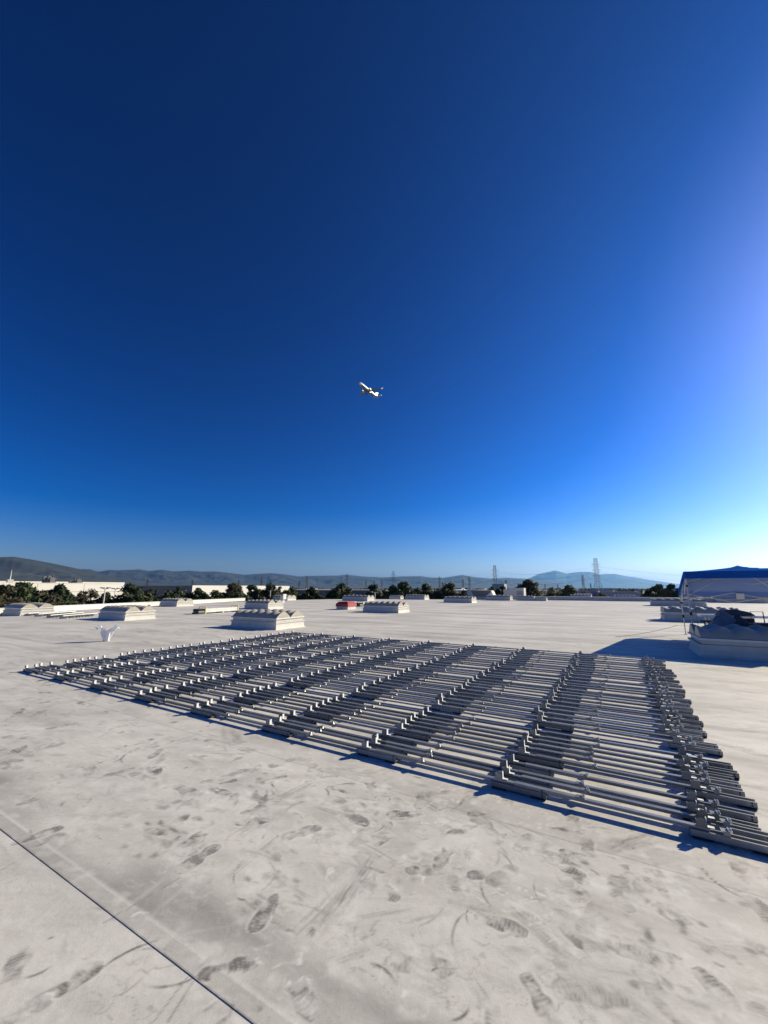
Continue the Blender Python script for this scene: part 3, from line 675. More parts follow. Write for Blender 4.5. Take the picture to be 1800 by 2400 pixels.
# guy rope
a = W(TU, TV, .05); e = gnd(1380, 1494); b = MB()
pts = [W(TU+.03, TV+2.9, .30)+(gnd(1440, 1494)-W(TU, TV+2.9))*s + Vector((0, 0, -.28*s-.05*math.sin(s*3.1))) for s in [i/14 for i in range(15)]]
b.tube(pts, .007, 5); tag(b.build('guy_rope', M_rope), 'thin brown guy rope running left from the tent leg', 'rope')
b = MB(); b.tube([W(TU+.12, TV+.02, 1.85), W(TU+.14, TV, 1.2), W(TU+.16, TV, .55), W(TU+.10, TV, .42), W(TU+.06, TV, .50), W(TU+.14, TV+.01, .40), W(TU+.18, TV, .2), W(TU+.17, TV, .02)], .005, 5)
tag(b.build('hanging_cord', M_rope), 'thin cord hanging beside the near tent leg', 'cord')
# folding table
tb = empty('folding_table', W(2.55, 16.0), ROT, 'white folding table under the blue tent', 'table')
b = MB(); b.box(0, 2.1, 0, .74, .70, .745); b.build('table_top', M_white2, tb)
for x in (.2, 1.9):
    for y in (.1, .64): b = MB(); b.tube([(x, y, .008), (x, y, .70)], .014, 6); b.build('leg', M_leg, tb)
def drape(name, loc, sx, sy, sz, m, label, cat, seed, lean=0.0):
    b = MB(); na, nb = 36, 18; rr = random.Random(seed); ph = [rr.uniform(0, 6.28) for _ in range(6)]
    for j in range(nb+1):
        for i in range(na):
            a = 2*math.pi*i/na; s = j/nb
            r = (math.cos(s*math.pi/2)**.45 if j < nb else 0.02)
            f = 1+.15*math.sin(3*a+ph[0]+2*s)+.11*abs(math.sin(3.5*a+ph[1]-3*s))+.09*abs(math.sin(6*a+ph[2]+5*s))
            z = sz*(s**.8)*(1+.22*math.sin(a+ph[3])+.12*abs(math.sin(4*a+ph[4])))
            b.v.append((sx*r*f*math.cos(a)+lean*s, sy*r*f*math.sin(a), max(.008, z)))
    for j in range(nb):
        for i in range(na): b.f.append((j*na+i, j*na+(i+1) % na, (j+1)*na+(i+1) % na, (j+1)*na+i)); b.m.append(0)
    o = b.build(name, m, None, True); o.location = loc; o.rotation_euler.z = ROT; return tag(o, label, cat)
# jackets thrown over camp chairs in front of the table
ch = empty('folding_chair', W(2.68, 14.75), ROT, 'dark folding camp chair under the heaped jackets', 'chair')
b = MB(); b.box(0, .95, 0, .5, .40, .44); b.build('seat', M_black, ch)
for x in (.03, .92):
    for y in (.03, .47): b = MB(); b.tube([(x, y, .008), (x, y, .42)], .014, 6); b.build('leg', M_black, ch)
b = MB(); b.box(0.5, .95, .47, .50, .45, .74); b.build('backrest', M_black, ch)
drape('jacket', W(2.90, 14.75, .44)+V*.22, .26, .23, .40, M_greycloth, 'blue-grey jacket heaped on the left end of the camp chair', 'jacket', 4, -.06)
drape('jacket', W(3.22, 14.75, .44)+V*.22, .25, .22, .30, M_navy, 'dark navy jacket heaped in the middle of the camp chair', 'jacket', 9, .05)
drape('jacket', W(3.48, 14.72, .44)+V*.20, .20, .20, .15, M_greycloth, 'flat grey garment at the right end of the camp chair', 'jacket', 15)
drape('duffel_bag', W(3.40, 16.35, .745), .40, .14, .15, M_navy, 'dark bag lying along the white table top', 'bag', 21)
hc = empty('trestle', W(2.42, 14.9), ROT, 'slim black folded stand with red top beside the tent leg', 'stand')
for x in (0, .10): b = MB(); b.box(x, x+.03, 0, .03, .008, .62); b.build('leg', M_black, hc)
b = MB(); b.box(-.08, .17, -.01, .05, .622, .665); b.build('top_bar', mat('dull_red_plastic', (.12, .02, .02), .5), hc)
tbx = empty('rolling_toolbox', W(3.30, 14.10), ROT, 'black rolling toolbox with red lid and raised pull handle at the right edge', 'toolbox')
b = MB(); b.box(0, .62, 0, .40, .06, .60, taper=.02); b.build('case', M_black, tbx)
b = MB(); b.box(-.01, .63, -.01, .41, .603, .66, taper=.012); b.build('lid', M_black, tbx)
b = MB(); b.box(.10, .60, .06, .34, .662, .685, taper=.02); b.build('lid_panel', M_redp, tbx)
b = MB(); b.tube([(.10, .43, .55), (.10, .43, .96), (.36, .43, .96), (.36, .43, .55)], .013, 6); b.build('pull_handle', M_black, tbx)
for x in (.06, .50): b = MB(); b.tube([(x, .43, .068), (x+.05, .43, .068)], .06, 12); b.build('wheel', M_rubber, tbx)

# ------------------------------------------------------------------ rooftop plant in the distance
u, v = uvof(gnd(1226, 1405)); t = empty('air_unit', W(u-2.9, v+1.0), ROT, 'square pale air-conditioning unit on the far roof', 'air unit')
b = MB(); b.box(0, .9, .1, 1.2, .25, 1.42); b.build('side_box', M_hvac, t)
b = MB(); b.box(.905, 2.9, 0, 1.6, .22, 1.55); b.build('cabinet', M_hvac, t)
b = MB(); b.box(.88, 2.93, -.03, 1.63, 1.553, 1.60); b.build('lid', M_hvac, t)
b = MB(); b.box(.3, 2.7, .15, 1.4, .02, .215); b.build('curb', M_white, t)
for k in range(5):
    b = MB(); b.box(1.9, 2.7, -.012, -.004, .45+k*.16, .53+k*.16); b.build('louvre', M_greyw, t)
u, v = uvof(gnd(1152, 1406)); t = empty('duct_hood', W(u-3.0, v+1.2), ROT, 'flared duct hood painted shade-dark with a sunlit-white sloping end on the far roof', 'duct hood')
b = MB(); b.box(.3, 2.3, .2, 1.1, .02, .40); b.build('curb', M_white, t)
b = MB(); b.v = [(.2, 0, .40), (2.3, 0, .40), (2.3, 1.3, .40), (.2, 1.3, .40), (-.2, -.1, 1.30), (2.7, -.1, 1.30), (2.7, 1.4, 1.30), (-.2, 1.4, 1.30)]
b.f = [(0, 3, 2, 1), (4, 5, 6, 7), (0, 1, 5, 4), (1, 2, 6, 5), (2, 3, 7, 6), (3, 0, 4, 7)]; b.m = [0]*6; b.v[5] = (2.75, -.1, 1.25)
b.build('hood', M_greyw, t)  # dark grey stands in for the shade on the hood
b = MB(); b.v = [(2.31, -.05, .35), (2.31, 1.35, .35), (3.1, 1.35, .35), (3.1, -.05, .35), (2.31, -.05, 1.22), (2.31, 1.35, 1.22), (2.75, 1.35, 1.22), (2.75, -.05, 1.22)]
b.f = [(0, 1, 2, 3), (4, 7, 6, 5), (0, 3, 7, 4), (3, 2, 6, 7), (2, 1, 5, 6), (1, 0, 4, 5)]; b.m = [0]*6; b.build('end_hood', M_white2, t)  # white stands in for sun on the sloping end
u, v = uvof(gnd(614, 1416)); t = empty('roof_vent', W(u-.5, v+3), ROT, 'small upright white roof vent behind the second skylight', 'vent')
b = MB(); b.box(0, .35, 0, .35, .02, .75); b.build('stack', M_hvac, t); b = MB(); b.box(.355, .52, -.05, .40, .40, .95); b.build('cowl', M_white2, t)

# ------------------------------------------------------------------ buildings
def warehouse(u0, u1, v0, v1, zt, label, wall, roofm, cat='warehouse', doors=0, group=None, windows=0):
    t = empty('warehouse', W(u1, v0, GZ), ROT, label, cat, group); L_, D_ = u1-u0, v1-v0
    b = MB(); b.box(-L_, 0, 0, D_, 0, zt-GZ); b.build('wall', wall, t)
    b = MB(); b.box(-L_+.4, -.4, .4, D_-.4, zt-GZ+.003, zt-GZ+.12); b.build('roof', roofm, t)
    for zb in (.42, .78):                                 # reveal bands along the sunlit wall
        b = MB(); b.box(.002, .035, .3, D_-.3, (zt-GZ)*zb, (zt-GZ)*zb+.14); b.build('reveal_band', roofm, t)
    b = MB()
    for (x0, x1, y0, y1) in ((-L_-.08, .08, -.08, .3), (-L_-.08, .08, D_-.3, D_+.08), (-L_-.08, -L_+.3, .302, D_-.302), (-.3, .08, .302, D_-.302)):
        b.box(x0, x1, y0, y1, zt-GZ+.003, zt-GZ+.5)
    b.build('parapet', wall, t)
    for k in range(int(D_//12)):                          # panel joints on the long side
        b = MB(); b.box(.002, .03, 6+k*12-.06, 6+k*12+.06, 0, zt-GZ-.2); b.build('panel_joint', roofm, t)
    for k in range(doors):
        b = MB(); b.box(.004, .06, 5+k*7, 8.5+k*7, .9, 5.2); b.build('loading_door', M_greyw, t)
    for k in range(windows):
        b = MB(); b.box(.004, .05, 8+k*9, 13+k*9, 2.0, 3.6); b.build('window', M_glass, t)
    return t
c = atd(290, HY, 165); u, v = uvof(c)
w1 = warehouse(u-90, u, v-150, v, 3.0, 'big cream warehouse with long sunlit wall behind the trees at far left', M_cream, M_lav, doors=8, windows=0)
c = atd(450, HY, 190); u, v = uvof(c); warehouse(u-110, u, v, v+60, 2.1, 'grey warehouse with cream sunlit end wall behind the trees left of centre', M_greyw, M_tan)
b = MB(); b.box(.10, .30, 0, 60, 0, 2.1-GZ+.6); o = b.build('end_wall', M_cream, bpy.data.objects[[x.name for x in bpy.data.objects if x.name.startswith('warehouse')][-1]])  # sun and shade set by wall colour: cream end, dark grey sides
c = atd(880, HY, 205); u, v = uvof(c); warehouse(u-120, u, v, v+120, 0.0, 'long low warehouse with tan roof behind the centre trees', M_greyw, M_tan)
c = atd(1440, HY, 170); u, v = uvof(c); warehouse(u-16, u, v, v+40, -.1, 'pale lavender-grey warehouse below the tallest pylon', M_lav, M_white2)
c = atd(1500, HY, 150); u, v = uvof(c); warehouse(u-12, u, v, v+30, -.2, 'pale low building with white roof edge right of the tallest pylon', M_lav, M_white2)
c = atd(1182, HY, 420); u, v = uvof(c); warehouse(u-12, u, v, v+12, 5.2, 'tall pale block with bright end wall behind the trees right of centre', M_lav, M_lav)
c = atd(1112, HY, 120); u, v = uvof(c); warehouse(u-12, u, v, v+30, .5, 'small bright-roofed shed behind the duct hood', M_cream, M_white2)
for i in range(36):
    az = rnd(-46, 44); D_ = rnd(750, 3200); p = Vector((math.sin(R(az))*D_, math.cos(R(az))*D_, 0)); u, v = uvof(p)
    hgt = rnd(6, 10.5); L_ = rnd(15, 70); D2 = rnd(15, 60)
    t = empty('far_building', W(u, v, GZ), ROT, 'tiny pale flat-roofed building far off on the plain', 'building', 'far-off low buildings')
    b = MB(); b.box(0, L_, 0, D2, 0, hgt); b.build('wall', random.choice([M_cream, M_lav, M_white2, M_lav]), t)
    b = MB(); b.box(.4, L_-.4, .4, D2-.4, hgt+.003, hgt+.25); b.build('roof', random.choice([M_tan, M_white2, M_lav]), t)

# plant on the cream warehouse roof
def rooftop(px, kind, h, label):
    p = atd(px, HY, 150); t = empty('rooftop_'+kind, (p.x, p.y, 3.1), ROT, label, 'mast' if kind == 'mast' else 'roof plant')
    if kind == 'mast':
        b = MB(); b.tube([(0, 0, 0), (0, 0, h)], [.16, .05], 6); b.build('pole', M_white2, t)
        b = MB(); b.box(-.5, .5, -.06, .06, h*.55, h*.55+.12); b.build('crossarm', M_white2, t); b = MB(); b.box(-.6, .6, -.6, .6, 0, .8); b.build('base', M_hvac, t)
    else:
        for k in range(4):
            b = MB(); b.box(k*1.5-3, k*1.5-2.1, -.6, .6, 0, rnd(.6, h)); b.build('duct_box', M_greyw, t)
        for k in range(5):
            b = MB(); b.tube([(k*1.3-3, .8, 0), (k*1.3-2.6, .8, rnd(h*.5, h*1.2))], .09, 5); b.build('pipe', M_greyw, t)
rooftop(20, 'mast', 3.4, 'thin white mast on the cream warehouse roof at the far left')
rooftop(112, 'ductwork', 2.6, 'cluster of grey ducts and pipes on the cream warehouse roof')
rooftop(175, 'ductwork', 1.7, 'smaller cluster of pipes on the cream warehouse roof, nearer its right end')
# parking lot
pc = atd(190, HY, 100); b = MB(); b.box(-45, 30, -14, 40, GZ+.004, GZ+.02); o = b.build('car_park', M_asph); o.location = (pc.x, pc.y, 0); o.rotation_euler.z = ROT+math.pi/2; tag(o, 'dark asphalt car park below the cream warehouse', None, None, 'structure')
cars = ['white car parked at the left end of the row below the cream warehouse', 'silver car parked second from the left', 'white car parked third from the left', 'dark car parked in the middle of the row', 'white car parked third from the right end', 'silver car parked second from the right end', 'white car parked at the right end of the row']
carm = [M_carw, M_cars, M_carw, M_card, M_carw, M_cars, M_carw]
for i, px in enumerate([133, 147, 158, 170, 181, 193, 206]):
    p = atd(px, HY, 98); t = empty('parked_car', (p.x, p.y, GZ+.02), ROT+.2, cars[i], 'car', 'cars parked below the cream warehouse')
    b = MB(); b.prism([(-.9, .3), (.9, .3), (.92, .75), (.85, .92), (-.85, .92), (-.92, .75)], -2.2, 2.2); b.build('body', carm[i], t)
    b = MB(); b.box(-1.4, 1.2, -.82, .82, .922, 1.45, taper=.22); b.build('cabin', M_glass, t)
    b = MB(); b.box(-1.1, .9, -.6, .6, 1.452, 1.48); b.build('roof', carm[i], t)
    for x in (-1.4, 1.4):
        for y in (-.9, .72): b = MB(); b.tube([(x, y, .32), (x, y+.18, .32)], .31, 10); b.build('wheel', M_rubber, t)
# lamp posts
def lamp(px, ytop, D_, label, two=True):
    top = atd(px, ytop, D_); t = empty('lamp_post', (top.x, top.y, GZ), ROT, label, 'lamp post', 'car park lamp posts'); h = top.z-GZ
    b = MB(); b.tube([(0, 0, 0), (0, 0, h)], [.13, .08], 8); b.build('pole', M_white2, t)
    for s in ((-1, 1) if two else (1,)):
        b = MB(); b.tube([(0, 0, h-.1), (s*.9, 0, h)], .05, 6); ar = b.build('arm', M_white2, t); b = MB(); b.box(s*.9-.35, s*.9+.35, -.18, .18, h, h+.16); b.build('lamp_head', M_greyw, ar)
for a in [(247, 1379, 75, 'white twin-headed lamp post left of the dense trees'), (271, 1380, 90, 'white twin-headed lamp post close to the dense trees, right of the first'), (466, 1390, 85, 'pale lamp post among the trees left of centre'), (634, 1383, 80, 'pale lamp post behind the small skylight left of centre'), (879, 1388, 70, 'pale twin lamp post behind the skylight right of the red curb'), (427, 1385, 95, 'short pale lamp post at the right end of the hedge of trees')]: lamp(*a)

# ------------------------------------------------------------------ trees
def tree(px, ytop, wpx, D_, kind, label, sparse=0.0, crown_lo=0.30, seed=0, nleaf=2600, ls=.34):
    rr = random.Random(seed*17+int(px)); top = atd(px, ytop, D_); H_ = top.z-GZ; rad = wpx/2*D_/930.0*1.38; crown_lo = max(crown_lo, 1-2.6*rad/H_)
    t = empty('tree', (top.x, top.y, GZ), 0, label, 'tree', 'trees beyond the roof edge')
    b = MB(); h1 = H_*(crown_lo+.2); b.tube([(0, 0, 0), (rad*.05, .1, h1*.5), (0, 0, h1), (rad*.1, 0, H_*.85)], [H_*.028, H_*.022, H_*.017, H_*.004], 7)
    tr = b.build('trunk', M_bark, t)
    clumps = []
    for i in range(int(40*(1-sparse*.35))):
        rr_ = rr.random()**.5; an = rr.uniform(0, 6.283)
        zt = H_*(1-crown_lo)*(1-.30*rr_**2.2)*(rr.uniform(.25, 1) if i % 2 else rr.uniform(.72, 1)) + crown_lo*H_
        cr = rad*rr.uniform(.20, .36); zt = max(zt-cr*.75, crown_lo*H_)
        clumps.append((Vector((math.cos(an)*rr_*rad*.88, math.sin(an)*rr_*rad*.88, zt)), cr))
    clumps.append((Vector((rad*.1, 0, H_-rad*.2)), rad*.22))
    for c_, cr in clumps[:9]:
        bb = MB(); bb.tube([(0, 0, h1*rr.uniform(.6, 1)), tuple(c_*.5+Vector((0, 0, h1*.5))), tuple(c_)], [H_*.010, H_*.007, H_*.003], 5); bb.build('limb', M_bark, tr)
    vs_ = []; fs = []; per = int(nleaf*(1-sparse*.6)/len(clumps))
    for c_, cr in clumps:
        for i in range(per):
            d_ = Vector((rr.gauss(0, 1), rr.gauss(0, 1), rr.gauss(0, 1))); d_.normalize(); r_ = cr*(rr.random()**.45)*(1+.25*rr.random())
            p_ = c_ + Vector((d_.x*r_, d_.y*r_, d_.z*r_*.8)); s_ = ls*rr.uniform(.55, 1.25)
            e1 = Vector((rr.gauss(0, 1), rr.gauss(0, 1), rr.gauss(0, 1))).normalized(); e2 = e1.cross(d_)
            if e2.length < .1: continue
            e2.normalize(); n_ = len(vs_)
            vs_ += [tuple(p_-e1*s_*.7), tuple(p_+e2*s_*.35), tuple(p_+e1*s_*.7), tuple(p_-e2*s_*.35)]; fs.append((n_, n_+1, n_+2, n_+3))
    me = bpy.data.meshes.new('crown'); me.from_pydata(vs_, [], fs); me.materials.append(M_leaf[kind]); me.update(); link('crown', me, t)
TR = [(8, 1369, 60, 48, 2, 'thin brown half-bare tree at the far left edge', .8, .2), (57, 1366, 42, 55, 3, 'tall green tree at far left before the cream warehouse', 0, .2), (95, 1384, 60, 55, 1, 'low olive bushy tree between the two green trees at far left', .1, .05), (137, 1370, 46, 58, 0, 'dark green tree left of the parked cars', .2, .2), (115, 1395, 50, 50, 2, 'low brownish bush in front of the dark green tree at left', .2, .0),
      (150, 1380, 22, 60, 2, 'slim brown tree beside the parked cars', .5, .3), (185, 1390, 22, 85, 2, 'small sparse tree above the parked cars', .6, .3), (212, 1379, 52, 90, 2, 'round half-bare tree against the cream warehouse', .75, .25), (247, 1388, 34, 88, 0, 'dark round tree right of the first twin lamp post', .1, .1),
      (303, 1368, 62, 80, 0, 'big dense dark tree at the right end of the cream warehouse', 0, .05), (352, 1380, 56, 82, 0, 'rounded dark tree second in the hedge behind the left skylights', 0, .0), (392, 1384, 46, 84, 3, 'lower tree third in the hedge behind the left skylights', 0, .0), (417, 1375, 24, 95, 0, 'narrow dark tree at the right end of the left hedge', 0, .1),
      (463, 1378, 40, 85, 0, 'small dark tree left of the pale lamp post', .1, .1), (500, 1381, 70, 84, 0, 'broad dark tree mass behind the yellow pallet', 0, .0), (547, 1366, 40, 86, 1, 'tall olive tree rising from the mass left of centre', .2, .1), (555, 1388, 60, 78, 0, 'low dark tree in front of the tall olive tree', 0, .0), (592, 1371, 44, 80, 0, 'tall dark tree above the second skylight', 0, .05), (630, 1366, 52, 82, 1, 'wide-topped olive tree above the small skylight left of centre', .1, .1), (655, 1374, 26, 90, 2, 'reddish thin tree right of the wide-topped olive tree', .5, .2), (682, 1376, 44, 86, 0, 'low dark tree behind the small skylight left of centre', 0, .0),
      (730, 1375, 40, 84, 0, 'squat dark tree standing alone left of the red curb', 0, .0), (800, 1367, 46, 80, 0, 'tall dark tree just left of the red curb', 0, .05), (768, 1392, 40, 82, 1, 'low scrubby tree in front of the long tan-roofed warehouse', .1, .0), (876, 1370, 42, 78, 0, 'dark tree behind the skylight right of the red curb', 0, .05), (918, 1372, 40, 76, 0, 'left one of the tall dark trees at the centre', 0, .0), (946, 1364, 46, 76, 0, 'tallest of the dark trees at the centre', .05, .0), (993, 1367, 52, 78, 0, 'dark tree just right of the tallest centre tree', .05, .0), (1052, 1364, 66, 76, 0, 'broad dark tree right of centre with feathery top', .1, .0), (1085, 1384, 40, 74, 0, 'low dark tree to the right of the broad feathery tree', .05, .0),
      (1150, 1376, 40, 90, 0, 'dark bushy tree behind the duct hood', .05, .0), (1176, 1374, 36, 92, 0, 'dark bushy tree left of the square air unit', .05, .0), (1236, 1358, 42, 95, 1, 'tall light olive tree behind the square air unit', .25, .15), (1250, 1380, 60, 92, 1, 'brownish low tree under the tall light olive tree', .1, .0), (1210, 1376, 24, 94, 0, 'small dark tree behind the air unit roof', .1, .0), (1330, 1371, 50, 88, 0, 'round spiky dark tree left of the tallest pylon', .15, .0), (1290, 1388, 40, 95, 1, 'low tree left of the round spiky tree', .1, .0), (1540, 1369, 40, 92, 0, 'airy dark tree left of the tent', .3, .1), (1568, 1369, 36, 92, 0, 'rounded dark tree just left of the tent leg', .1, .05), (1592, 1378, 44, 90, 0, 'dark tree partly behind the tent leg', .1, .0), (1515, 1386, 36, 96, 1, 'low hazy tree left of the airy dark tree', .1, .0), (1370, 1386, 34, 130, 1, 'low scrubby tree at the foot of the tallest pylon', .1, .0), (1405, 1388, 50, 135, 1, 'wide low scrub right of the foot of the tallest pylon', .1, .0)]
for i, a in enumerate(TR): tree(a[0], a[1], a[2], a[3], a[4], a[5], a[6], a[7], i, 7500 if a[2] > 30 else 4200, .42 if a[4] != 2 else .30)
# far-off woods on the plain: one mass
vs_ = []; fs = []; rr = random.Random(5)
for i in range(900):
    az = rr.uniform(-48, 46); D_ = 170+rr.random()**1.6*2600; hgt = rr.uniform(5, 10.5); rad = rr.uniform(2.5, 6)*(1+D_/1500)
    cx, cy = math.sin(R(az))*D_, math.cos(R(az))*D_
    for k in range(26):
        p_ = Vector((cx+rr.gauss(0, .55)*rad, cy+rr.gauss(0, .55)*rad, GZ+hgt*(.15+.85*rr.random()**.7))); s_ = rr.uniform(.9, 2.2)*(1+D_/2500)
        e1 = Vector((rr.gauss(0, 1), rr.gauss(0, 1), rr.gauss(0, 1))).normalized(); e2 = e1.cross(Vector((rr.gauss(0, 1), rr.gauss(0, 1), .3))).normalized(); n_ = len(vs_)
        vs_ += [tuple(p_-e1*s_*.6), tuple(p_+e2*s_*.5), tuple(p_+e1*s_*.6), tuple(p_-e2*s_*.5)]; fs.append((n_, n_+1, n_+2, n_+3))
me = bpy.data.meshes.new('far_woods'); me.from_pydata(vs_, [], fs); me.materials.append(M_leaf[1]); me.update(); tag(link('far_woods', me), 'scattered low trees far off across the plain', 'woods', None, 'stuff')

# ------------------------------------------------------------------ pylons and cables
def pylon_mesh(H_, thick, bars):
    b = MB(); r = thick
    def hw(z):                                           # half width of the tower at height z
        s = z/H_
        return H_*(.115*(1-s/.38)+.048*(s/.38)) if s < .38 else H_*(.048*(1-(s-.38)/.62)+.036*((s-.38)/.62))
    zs = [0, .12, .24, .38, .46, .54, .62, .70, .78, .86, .93, 1.0]
    for i in range(len(zs)-1):
        z0, z1 = zs[i]*H_, zs[i+1]*H_; a, c = hw(z0), hw(z1)
        P0 = [(-a, -a, z0), (a, -a, z0), (a, a, z0), (-a, a, z0)]; P1 = [(-c, -c, z1), (c, -c, z1), (c, c, z1), (-c, c, z1)]
        for k in range(4):
            b.tube([P0[k], P1[k]], r, 4); j = (k+1) % 4
            b.tube([P0[k], P1[j]], r*.6, 4); b.tube([P0[j], P1[k]], r*.6, 4); b.tube([P1[k], P1[j]], r*.6, 4)
    return b, hw
def pylon(px, ytop, H_, label, arms=True, thick=.17):
    D_ = (H_-10.6)*922.0/(HY-ytop)*math.cos(math.atan((px-CX)/922))**0
    zc = atd(px, HY, 1.0); D_ = D_/1.0
    d = ray(px, ytop); tt = (H_+GZ-EYE)/d.z; p = d*tt
    th = thick*max(1, math.hypot(p.x, p.y)/700)**.8
    t = empty('pylon', (p.x, p.y, GZ), ROT+.5, label, 'pylon', 'lattice power pylons'); b, hw = pylon_mesh(H_, th, 0); b.build('tower', M_pyl, t)
    tips = []
    if arms:
        for s in (.52, .68, .84):
            z = H_*s; aw = H_*.125
            for sx in (-1, 1):
                a = MB(); w0 = hw(z); a.tube([(sx*w0, -w0, z), (sx*aw, 0, z+H_*.012)], th*.8, 4); a.tube([(sx*w0, w0, z), (sx*aw, 0, z+H_*.012)], th*.8, 4); a.tube([(sx*w0, 0, z+H_*.035), (sx*aw, 0, z+H_*.012)], th*.8, 4); ca = a.build('crossarm', M_pyl, t)
                a = MB(); a.tube([(sx*aw, 0, z+H_*.012), (sx*(aw*.95), 0, z-H_*.03), (sx*aw*.75, 0, z-H_*.06), (sx*aw*.5, 0, z-H_*.055), (sx*w0*1.05, 0, z)], th*.7, 4); a.build('insulator_string', M_pyl, ca)
                tips.append(Matrix.Translation(t.location) @ Matrix.Rotation(ROT+.5, 4, 'Z') @ Vector((sx*aw*.7, 0, z-H_*.05)))
        a = MB(); a.box(-hw(H_)*1.3, hw(H_)*1.3, -hw(H_), hw(H_), H_, H_+.5); a.build('peak', M_pyl, t)
    return p, tips
PY = {}
for (px, yt, H_, lab) in [(1395, 1310, 55, 'tallest nearest lattice pylon on the right with looped crossarms'), (1159, 1326, 55, 'second tallest pylon, behind the trees right of centre'), (922, 1339, 55, 'tall pylon rising behind the centre trees'), (814, 1346, 50, 'pylon above the trees left of the red curb'), (720, 1350, 50, 'pylon left of centre above the squat tree'), (1100, 1353, 45, 'slim pylon just left of the second tallest, right of a close pair'), (1085, 1357, 45, 'slim pylon of a close pair, the left one'), (1365, 1349, 45, 'smaller pylon just left of the tallest one'), (1186, 1359, 45, 'smaller pylon just right of the second tallest'), (1030, 1352, 42, 'thin pylon above the broad centre-right trees'), (858, 1360, 40, 'small thin pylon, first of three left of the centre trees'), (877, 1359, 40, 'small thin pylon, middle of three left of the centre trees'), (895, 1359, 40, 'small thin pylon, last of three left of the centre trees'), (614, 1353, 45, 'faint pylon above the olive tree left of centre'), (702, 1361, 42, 'faint small pylon just left of the pylon above the squat tree'), (560, 1359, 45, 'faint pylon further left against the mountains'), (452, 1359, 45, 'faint pylon above the grey warehouse'), (347, 1357, 45, 'leftmost faint pylon against the mountain foot'), (1277, 1369, 38, 'tiny pylon between the olive tree and the spiky tree'), (1307, 1369, 38, 'tiny pylon just left of the spiky tree top'), (1384, 1367, 36, 'small faint pylon touching the tallest one at its left')]:
    PY[px] = pylon(px, yt, H_, lab)
def cables(t0, t1, sag, name_lab):
    for i, (a, c) in enumerate(zip(t0, t1)):
        b = MB(); b.tube([a.lerp(c, s)+Vector((0, 0, -sag*4*s*(1-s))) for s in [k/16 for k in range(17)]], .035+.00003*(a.length), 4, cap=False)
        tag(b.build('power_cable', M_wire), '%s, %s' % (name_lab, ['left lowest', 'right lowest', 'left middle', 'right middle', 'left top', 'right top'][i]), 'power cable', 'overhead power cables')
cables(PY[1395][1], PY[1159][1], 9, 'thin cable from the tallest pylon to the second tallest')
off = [Vector((520, 40, -4)) + p_ for p_ in PY[1395][1]]
cables(PY[1395][1], off, 16, 'thin cable from the tallest pylon out past the tent')
cables(PY[1159][1], PY[922][1], 12, 'thin cable from the second tallest pylon to the centre pylon')

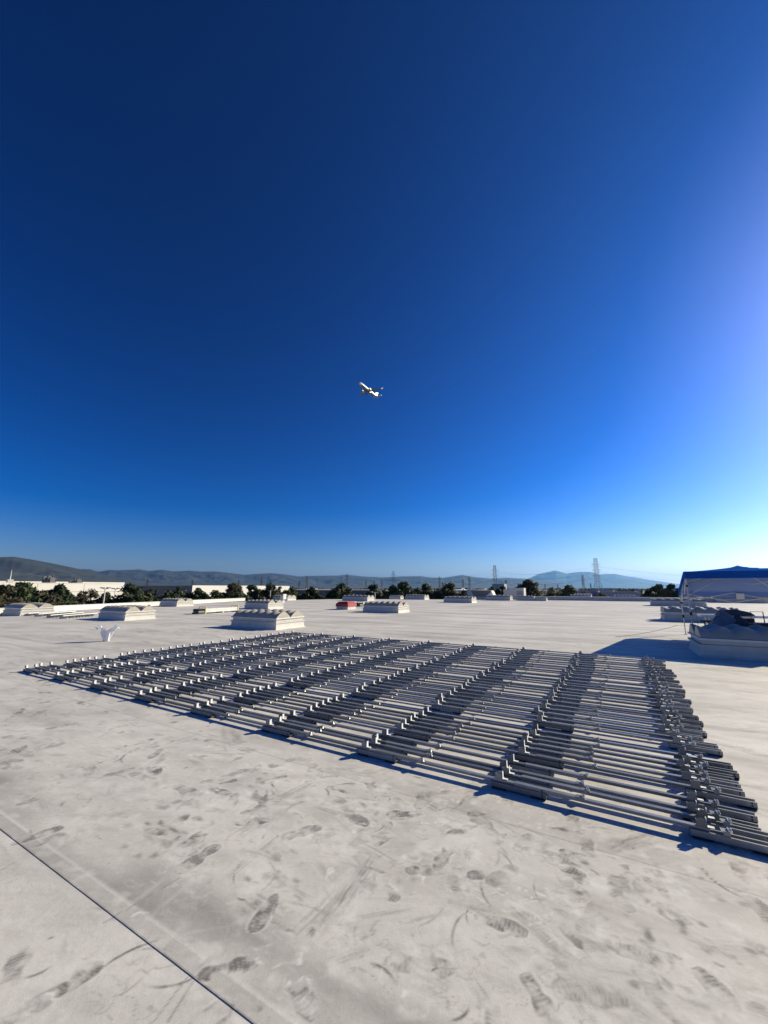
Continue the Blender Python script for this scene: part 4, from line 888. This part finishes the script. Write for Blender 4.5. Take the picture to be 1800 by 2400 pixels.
# ------------------------------------------------------------------ airliner
def airliner(px, py, dist):
    d = ray(px, py).normalized(); loc = Vector((0, 0, EYE))+d*dist
    s_r = d.cross(Vector((0, 0, 1))).normalized(); s_u = s_r.cross(d)
    Fv = (s_r*-44 + s_u*34 + d*-52.9).normalized()
    Lv = (s_r*57 + s_u*17 + d*-36.5); Lv = (Lv - Fv*Lv.dot(Fv)).normalized(); Uv = Fv.cross(Lv)
    t = empty('airliner', loc, 0, 'white twin-engine airliner climbing with wheels down in the blue sky', 'aeroplane')
    Mx = Matrix(((Fv.x, Lv.x, Uv.x), (Fv.y, Lv.y, Uv.y), (Fv.z, Lv.z, Uv.z))).to_4x4(); t.rotation_euler = Mx.to_euler()
    b = MB(); n = 20                                     # fuselage along x
    st = [(16.2, .05, -.35), (15.9, .5, -.32), (15.2, .95, -.22), (14.2, 1.32, -.1), (12.8, 1.52, 0), (10, 1.6, 0), (-6, 1.6, 0), (-9, 1.45, .15), (-12, 1.05, .5), (-14.6, .55, .85), (-15.8, .18, 1.05)]
    for x, r, z in st:
        for i in range(n): a = 2*math.pi*i/n; b.v.append((x, r*math.cos(a), z+r*1.05*math.sin(a)))
    for k in range(len(st)-1):
        for i in range(n): b.f.append((k*n+i, (k+1)*n+i, (k+1)*n+(i+1) % n, k*n+(i+1) % n)); b.m.append(1 if 10 < i < 19 and k > 3 and k < 9 else 0)
    b.f.append(tuple(range(n))); b.m.append(0); b.f.append(tuple(reversed(range((len(st)-1)*n, len(st)*n)))); b.m.append(0)
    fu = b.build('fuselage', [M_plane, M_planeg], t, True)
    b = MB(); b.box(-2.5, 3.2, -1.35, 1.35, -2.0, -.9, taper=.0); b.build('wing_fairing', M_planeg, fu)
    for k in range(2):
        b = MB(); b.box(14.3, 15.05, -.9+k*.95, -.05+k*.95, .55, .95); b.build('windscreen', M_glass, fu)
    def wing(root, tip, c0, c1, th, name, m, parent, sweep):
        b = MB(); pr = [(0, 0), (.06, .5), (.3, .62), (.7, .35), (1, 0), (.6, -.22), (.25, -.3), (.05, -.25)]
        for (P, c) in ((root, c0), (tip, c1)):
            for x, z in pr: b.v.append((P[0]-x*c, P[1], P[2]+z*th*c))
        k = len(pr)
        for i in range(k): b.f.append((i, (i+1) % k, k+(i+1) % k, k+i)); b.m.append(0)
        b.f.append(tuple(range(k))); b.m.append(0); b.f.append(tuple(reversed(range(k, 2*k)))); b.m.append(0)
        return b.build(name, m, parent, False)
    for s in (-1, 1):
        wg = wing((4.0, s*1.0, -1.1), (-2.2, s*13.0, .1), 5.2, 1.7, .16, 'wing', M_planeg, t, 0)
        b = MB(); b.v = [(-2.3, s*13.0, .1), (-3.9, s*13.0, .1), (-4.9, s*13.75, 2.1), (-4.2, s*13.75, 2.1), (-2.3, s*13.12, .1), (-3.9, s*13.12, .1), (-4.9, s*13.87, 2.1), (-4.2, s*13.87, 2.1)]
        b.f = [(0, 1, 2, 3), (7, 6, 5, 4), (0, 4, 5, 1), (1, 5, 6, 2), (2, 6, 7, 3), (3, 7, 4, 0)]; b.m = [0]*6; b.build('winglet', M_plane, wg)
        b = MB()
        for i, (x, r) in enumerate([(5.4, .72), (5.2, .86), (4.2, .92), (2.8, .85), (1.6, .55)]):
            for q in range(14): a = 2*math.pi*q/14; b.v.append((x, s*4.4+r*math.cos(a), -2.0+r*math.sin(a)))
        for i in range(4):
            for q in range(14): b.f.append((i*14+q, (i+1)*14+q, (i+1)*14+(q+1) % 14, i*14+(q+1) % 14)); b.m.append(0)
        b.f.append(tuple(range(14))); b.m.append(1); b.f.append(tuple(reversed(range(56, 70)))); b.m.append(1)
        en = b.build('engine', [M_plane, M_engine], t, True); b = MB(); b.box(1.6, 4.6, s*4.4-.12, s*4.4+.12, -1.2, -.5); b.build('pylon_strut', M_planeg, en)
        wing((-12.4, s*.3, 1.0), (-14.8, s*5.2, 1.5), 3.0, 1.3, .12, 'tailplane', M_plane, t, 0)
        b = MB(); b.tube([(-.8, s*2.6, -1.2), (-.8, s*2.6, -2.7)], .13, 6); lg = b.build('main_gear', M_engine, t)
        for y in (-.3, .12): b = MB(); b.tube([(-.8, s*2.6+y, -2.8), (-.8, s*2.6+y+.28, -2.8)], .55, 12); b.build('wheel', M_rubber, lg)
    b = MB(); b.v = [(-9.8, -.14, 1.5), (-14.6, -.14, 1.3), (-16.2, -.06, 5.6), (-14.4, -.06, 5.6), (-9.8, .14, 1.5), (-14.6, .14, 1.3), (-16.2, .06, 5.6), (-14.4, .06, 5.6)]
    b.f = [(0, 1, 2, 3), (7, 6, 5, 4), (0, 4, 5, 1), (1, 5, 6, 2), (2, 6, 7, 3), (3, 7, 4, 0)]; b.m = [0]*6; b.build('tail_fin', M_plane, t)
    b = MB(); b.tube([(12.0, 0, -1.3), (12.0, 0, -2.7)], .10, 6); ng = b.build('nose_gear', M_engine, t); b = MB(); b.tube([(12.0, -.3, -2.75), (12.0, .3, -2.75)], .38, 10); b.build('wheel', M_rubber, ng)
airliner(864, 915.5, 400)

# ------------------------------------------------------------------ haze
b = MB(); b.box(-45000, 45000, -5000, 48000, GZ-1.0, 1450)
hm = bpy.data.materials.new('haze'); hm.use_nodes = True; nt = hm.node_tree; nt.nodes.clear()
out = nt.nodes.new('ShaderNodeOutputMaterial'); pv = nt.nodes.new('ShaderNodeVolumePrincipled')
pv.inputs['Color'].default_value = (0.20, 0.50, 0.95, 1); pv.inputs['Density'].default_value = 2.6e-5; pv.inputs['Anisotropy'].default_value = 0.55
nt.links.new(pv.outputs[0], out.inputs['Volume'])
tag(b.build('haze', hm), 'thin blue haze over the plain', None, None, 'stuff')
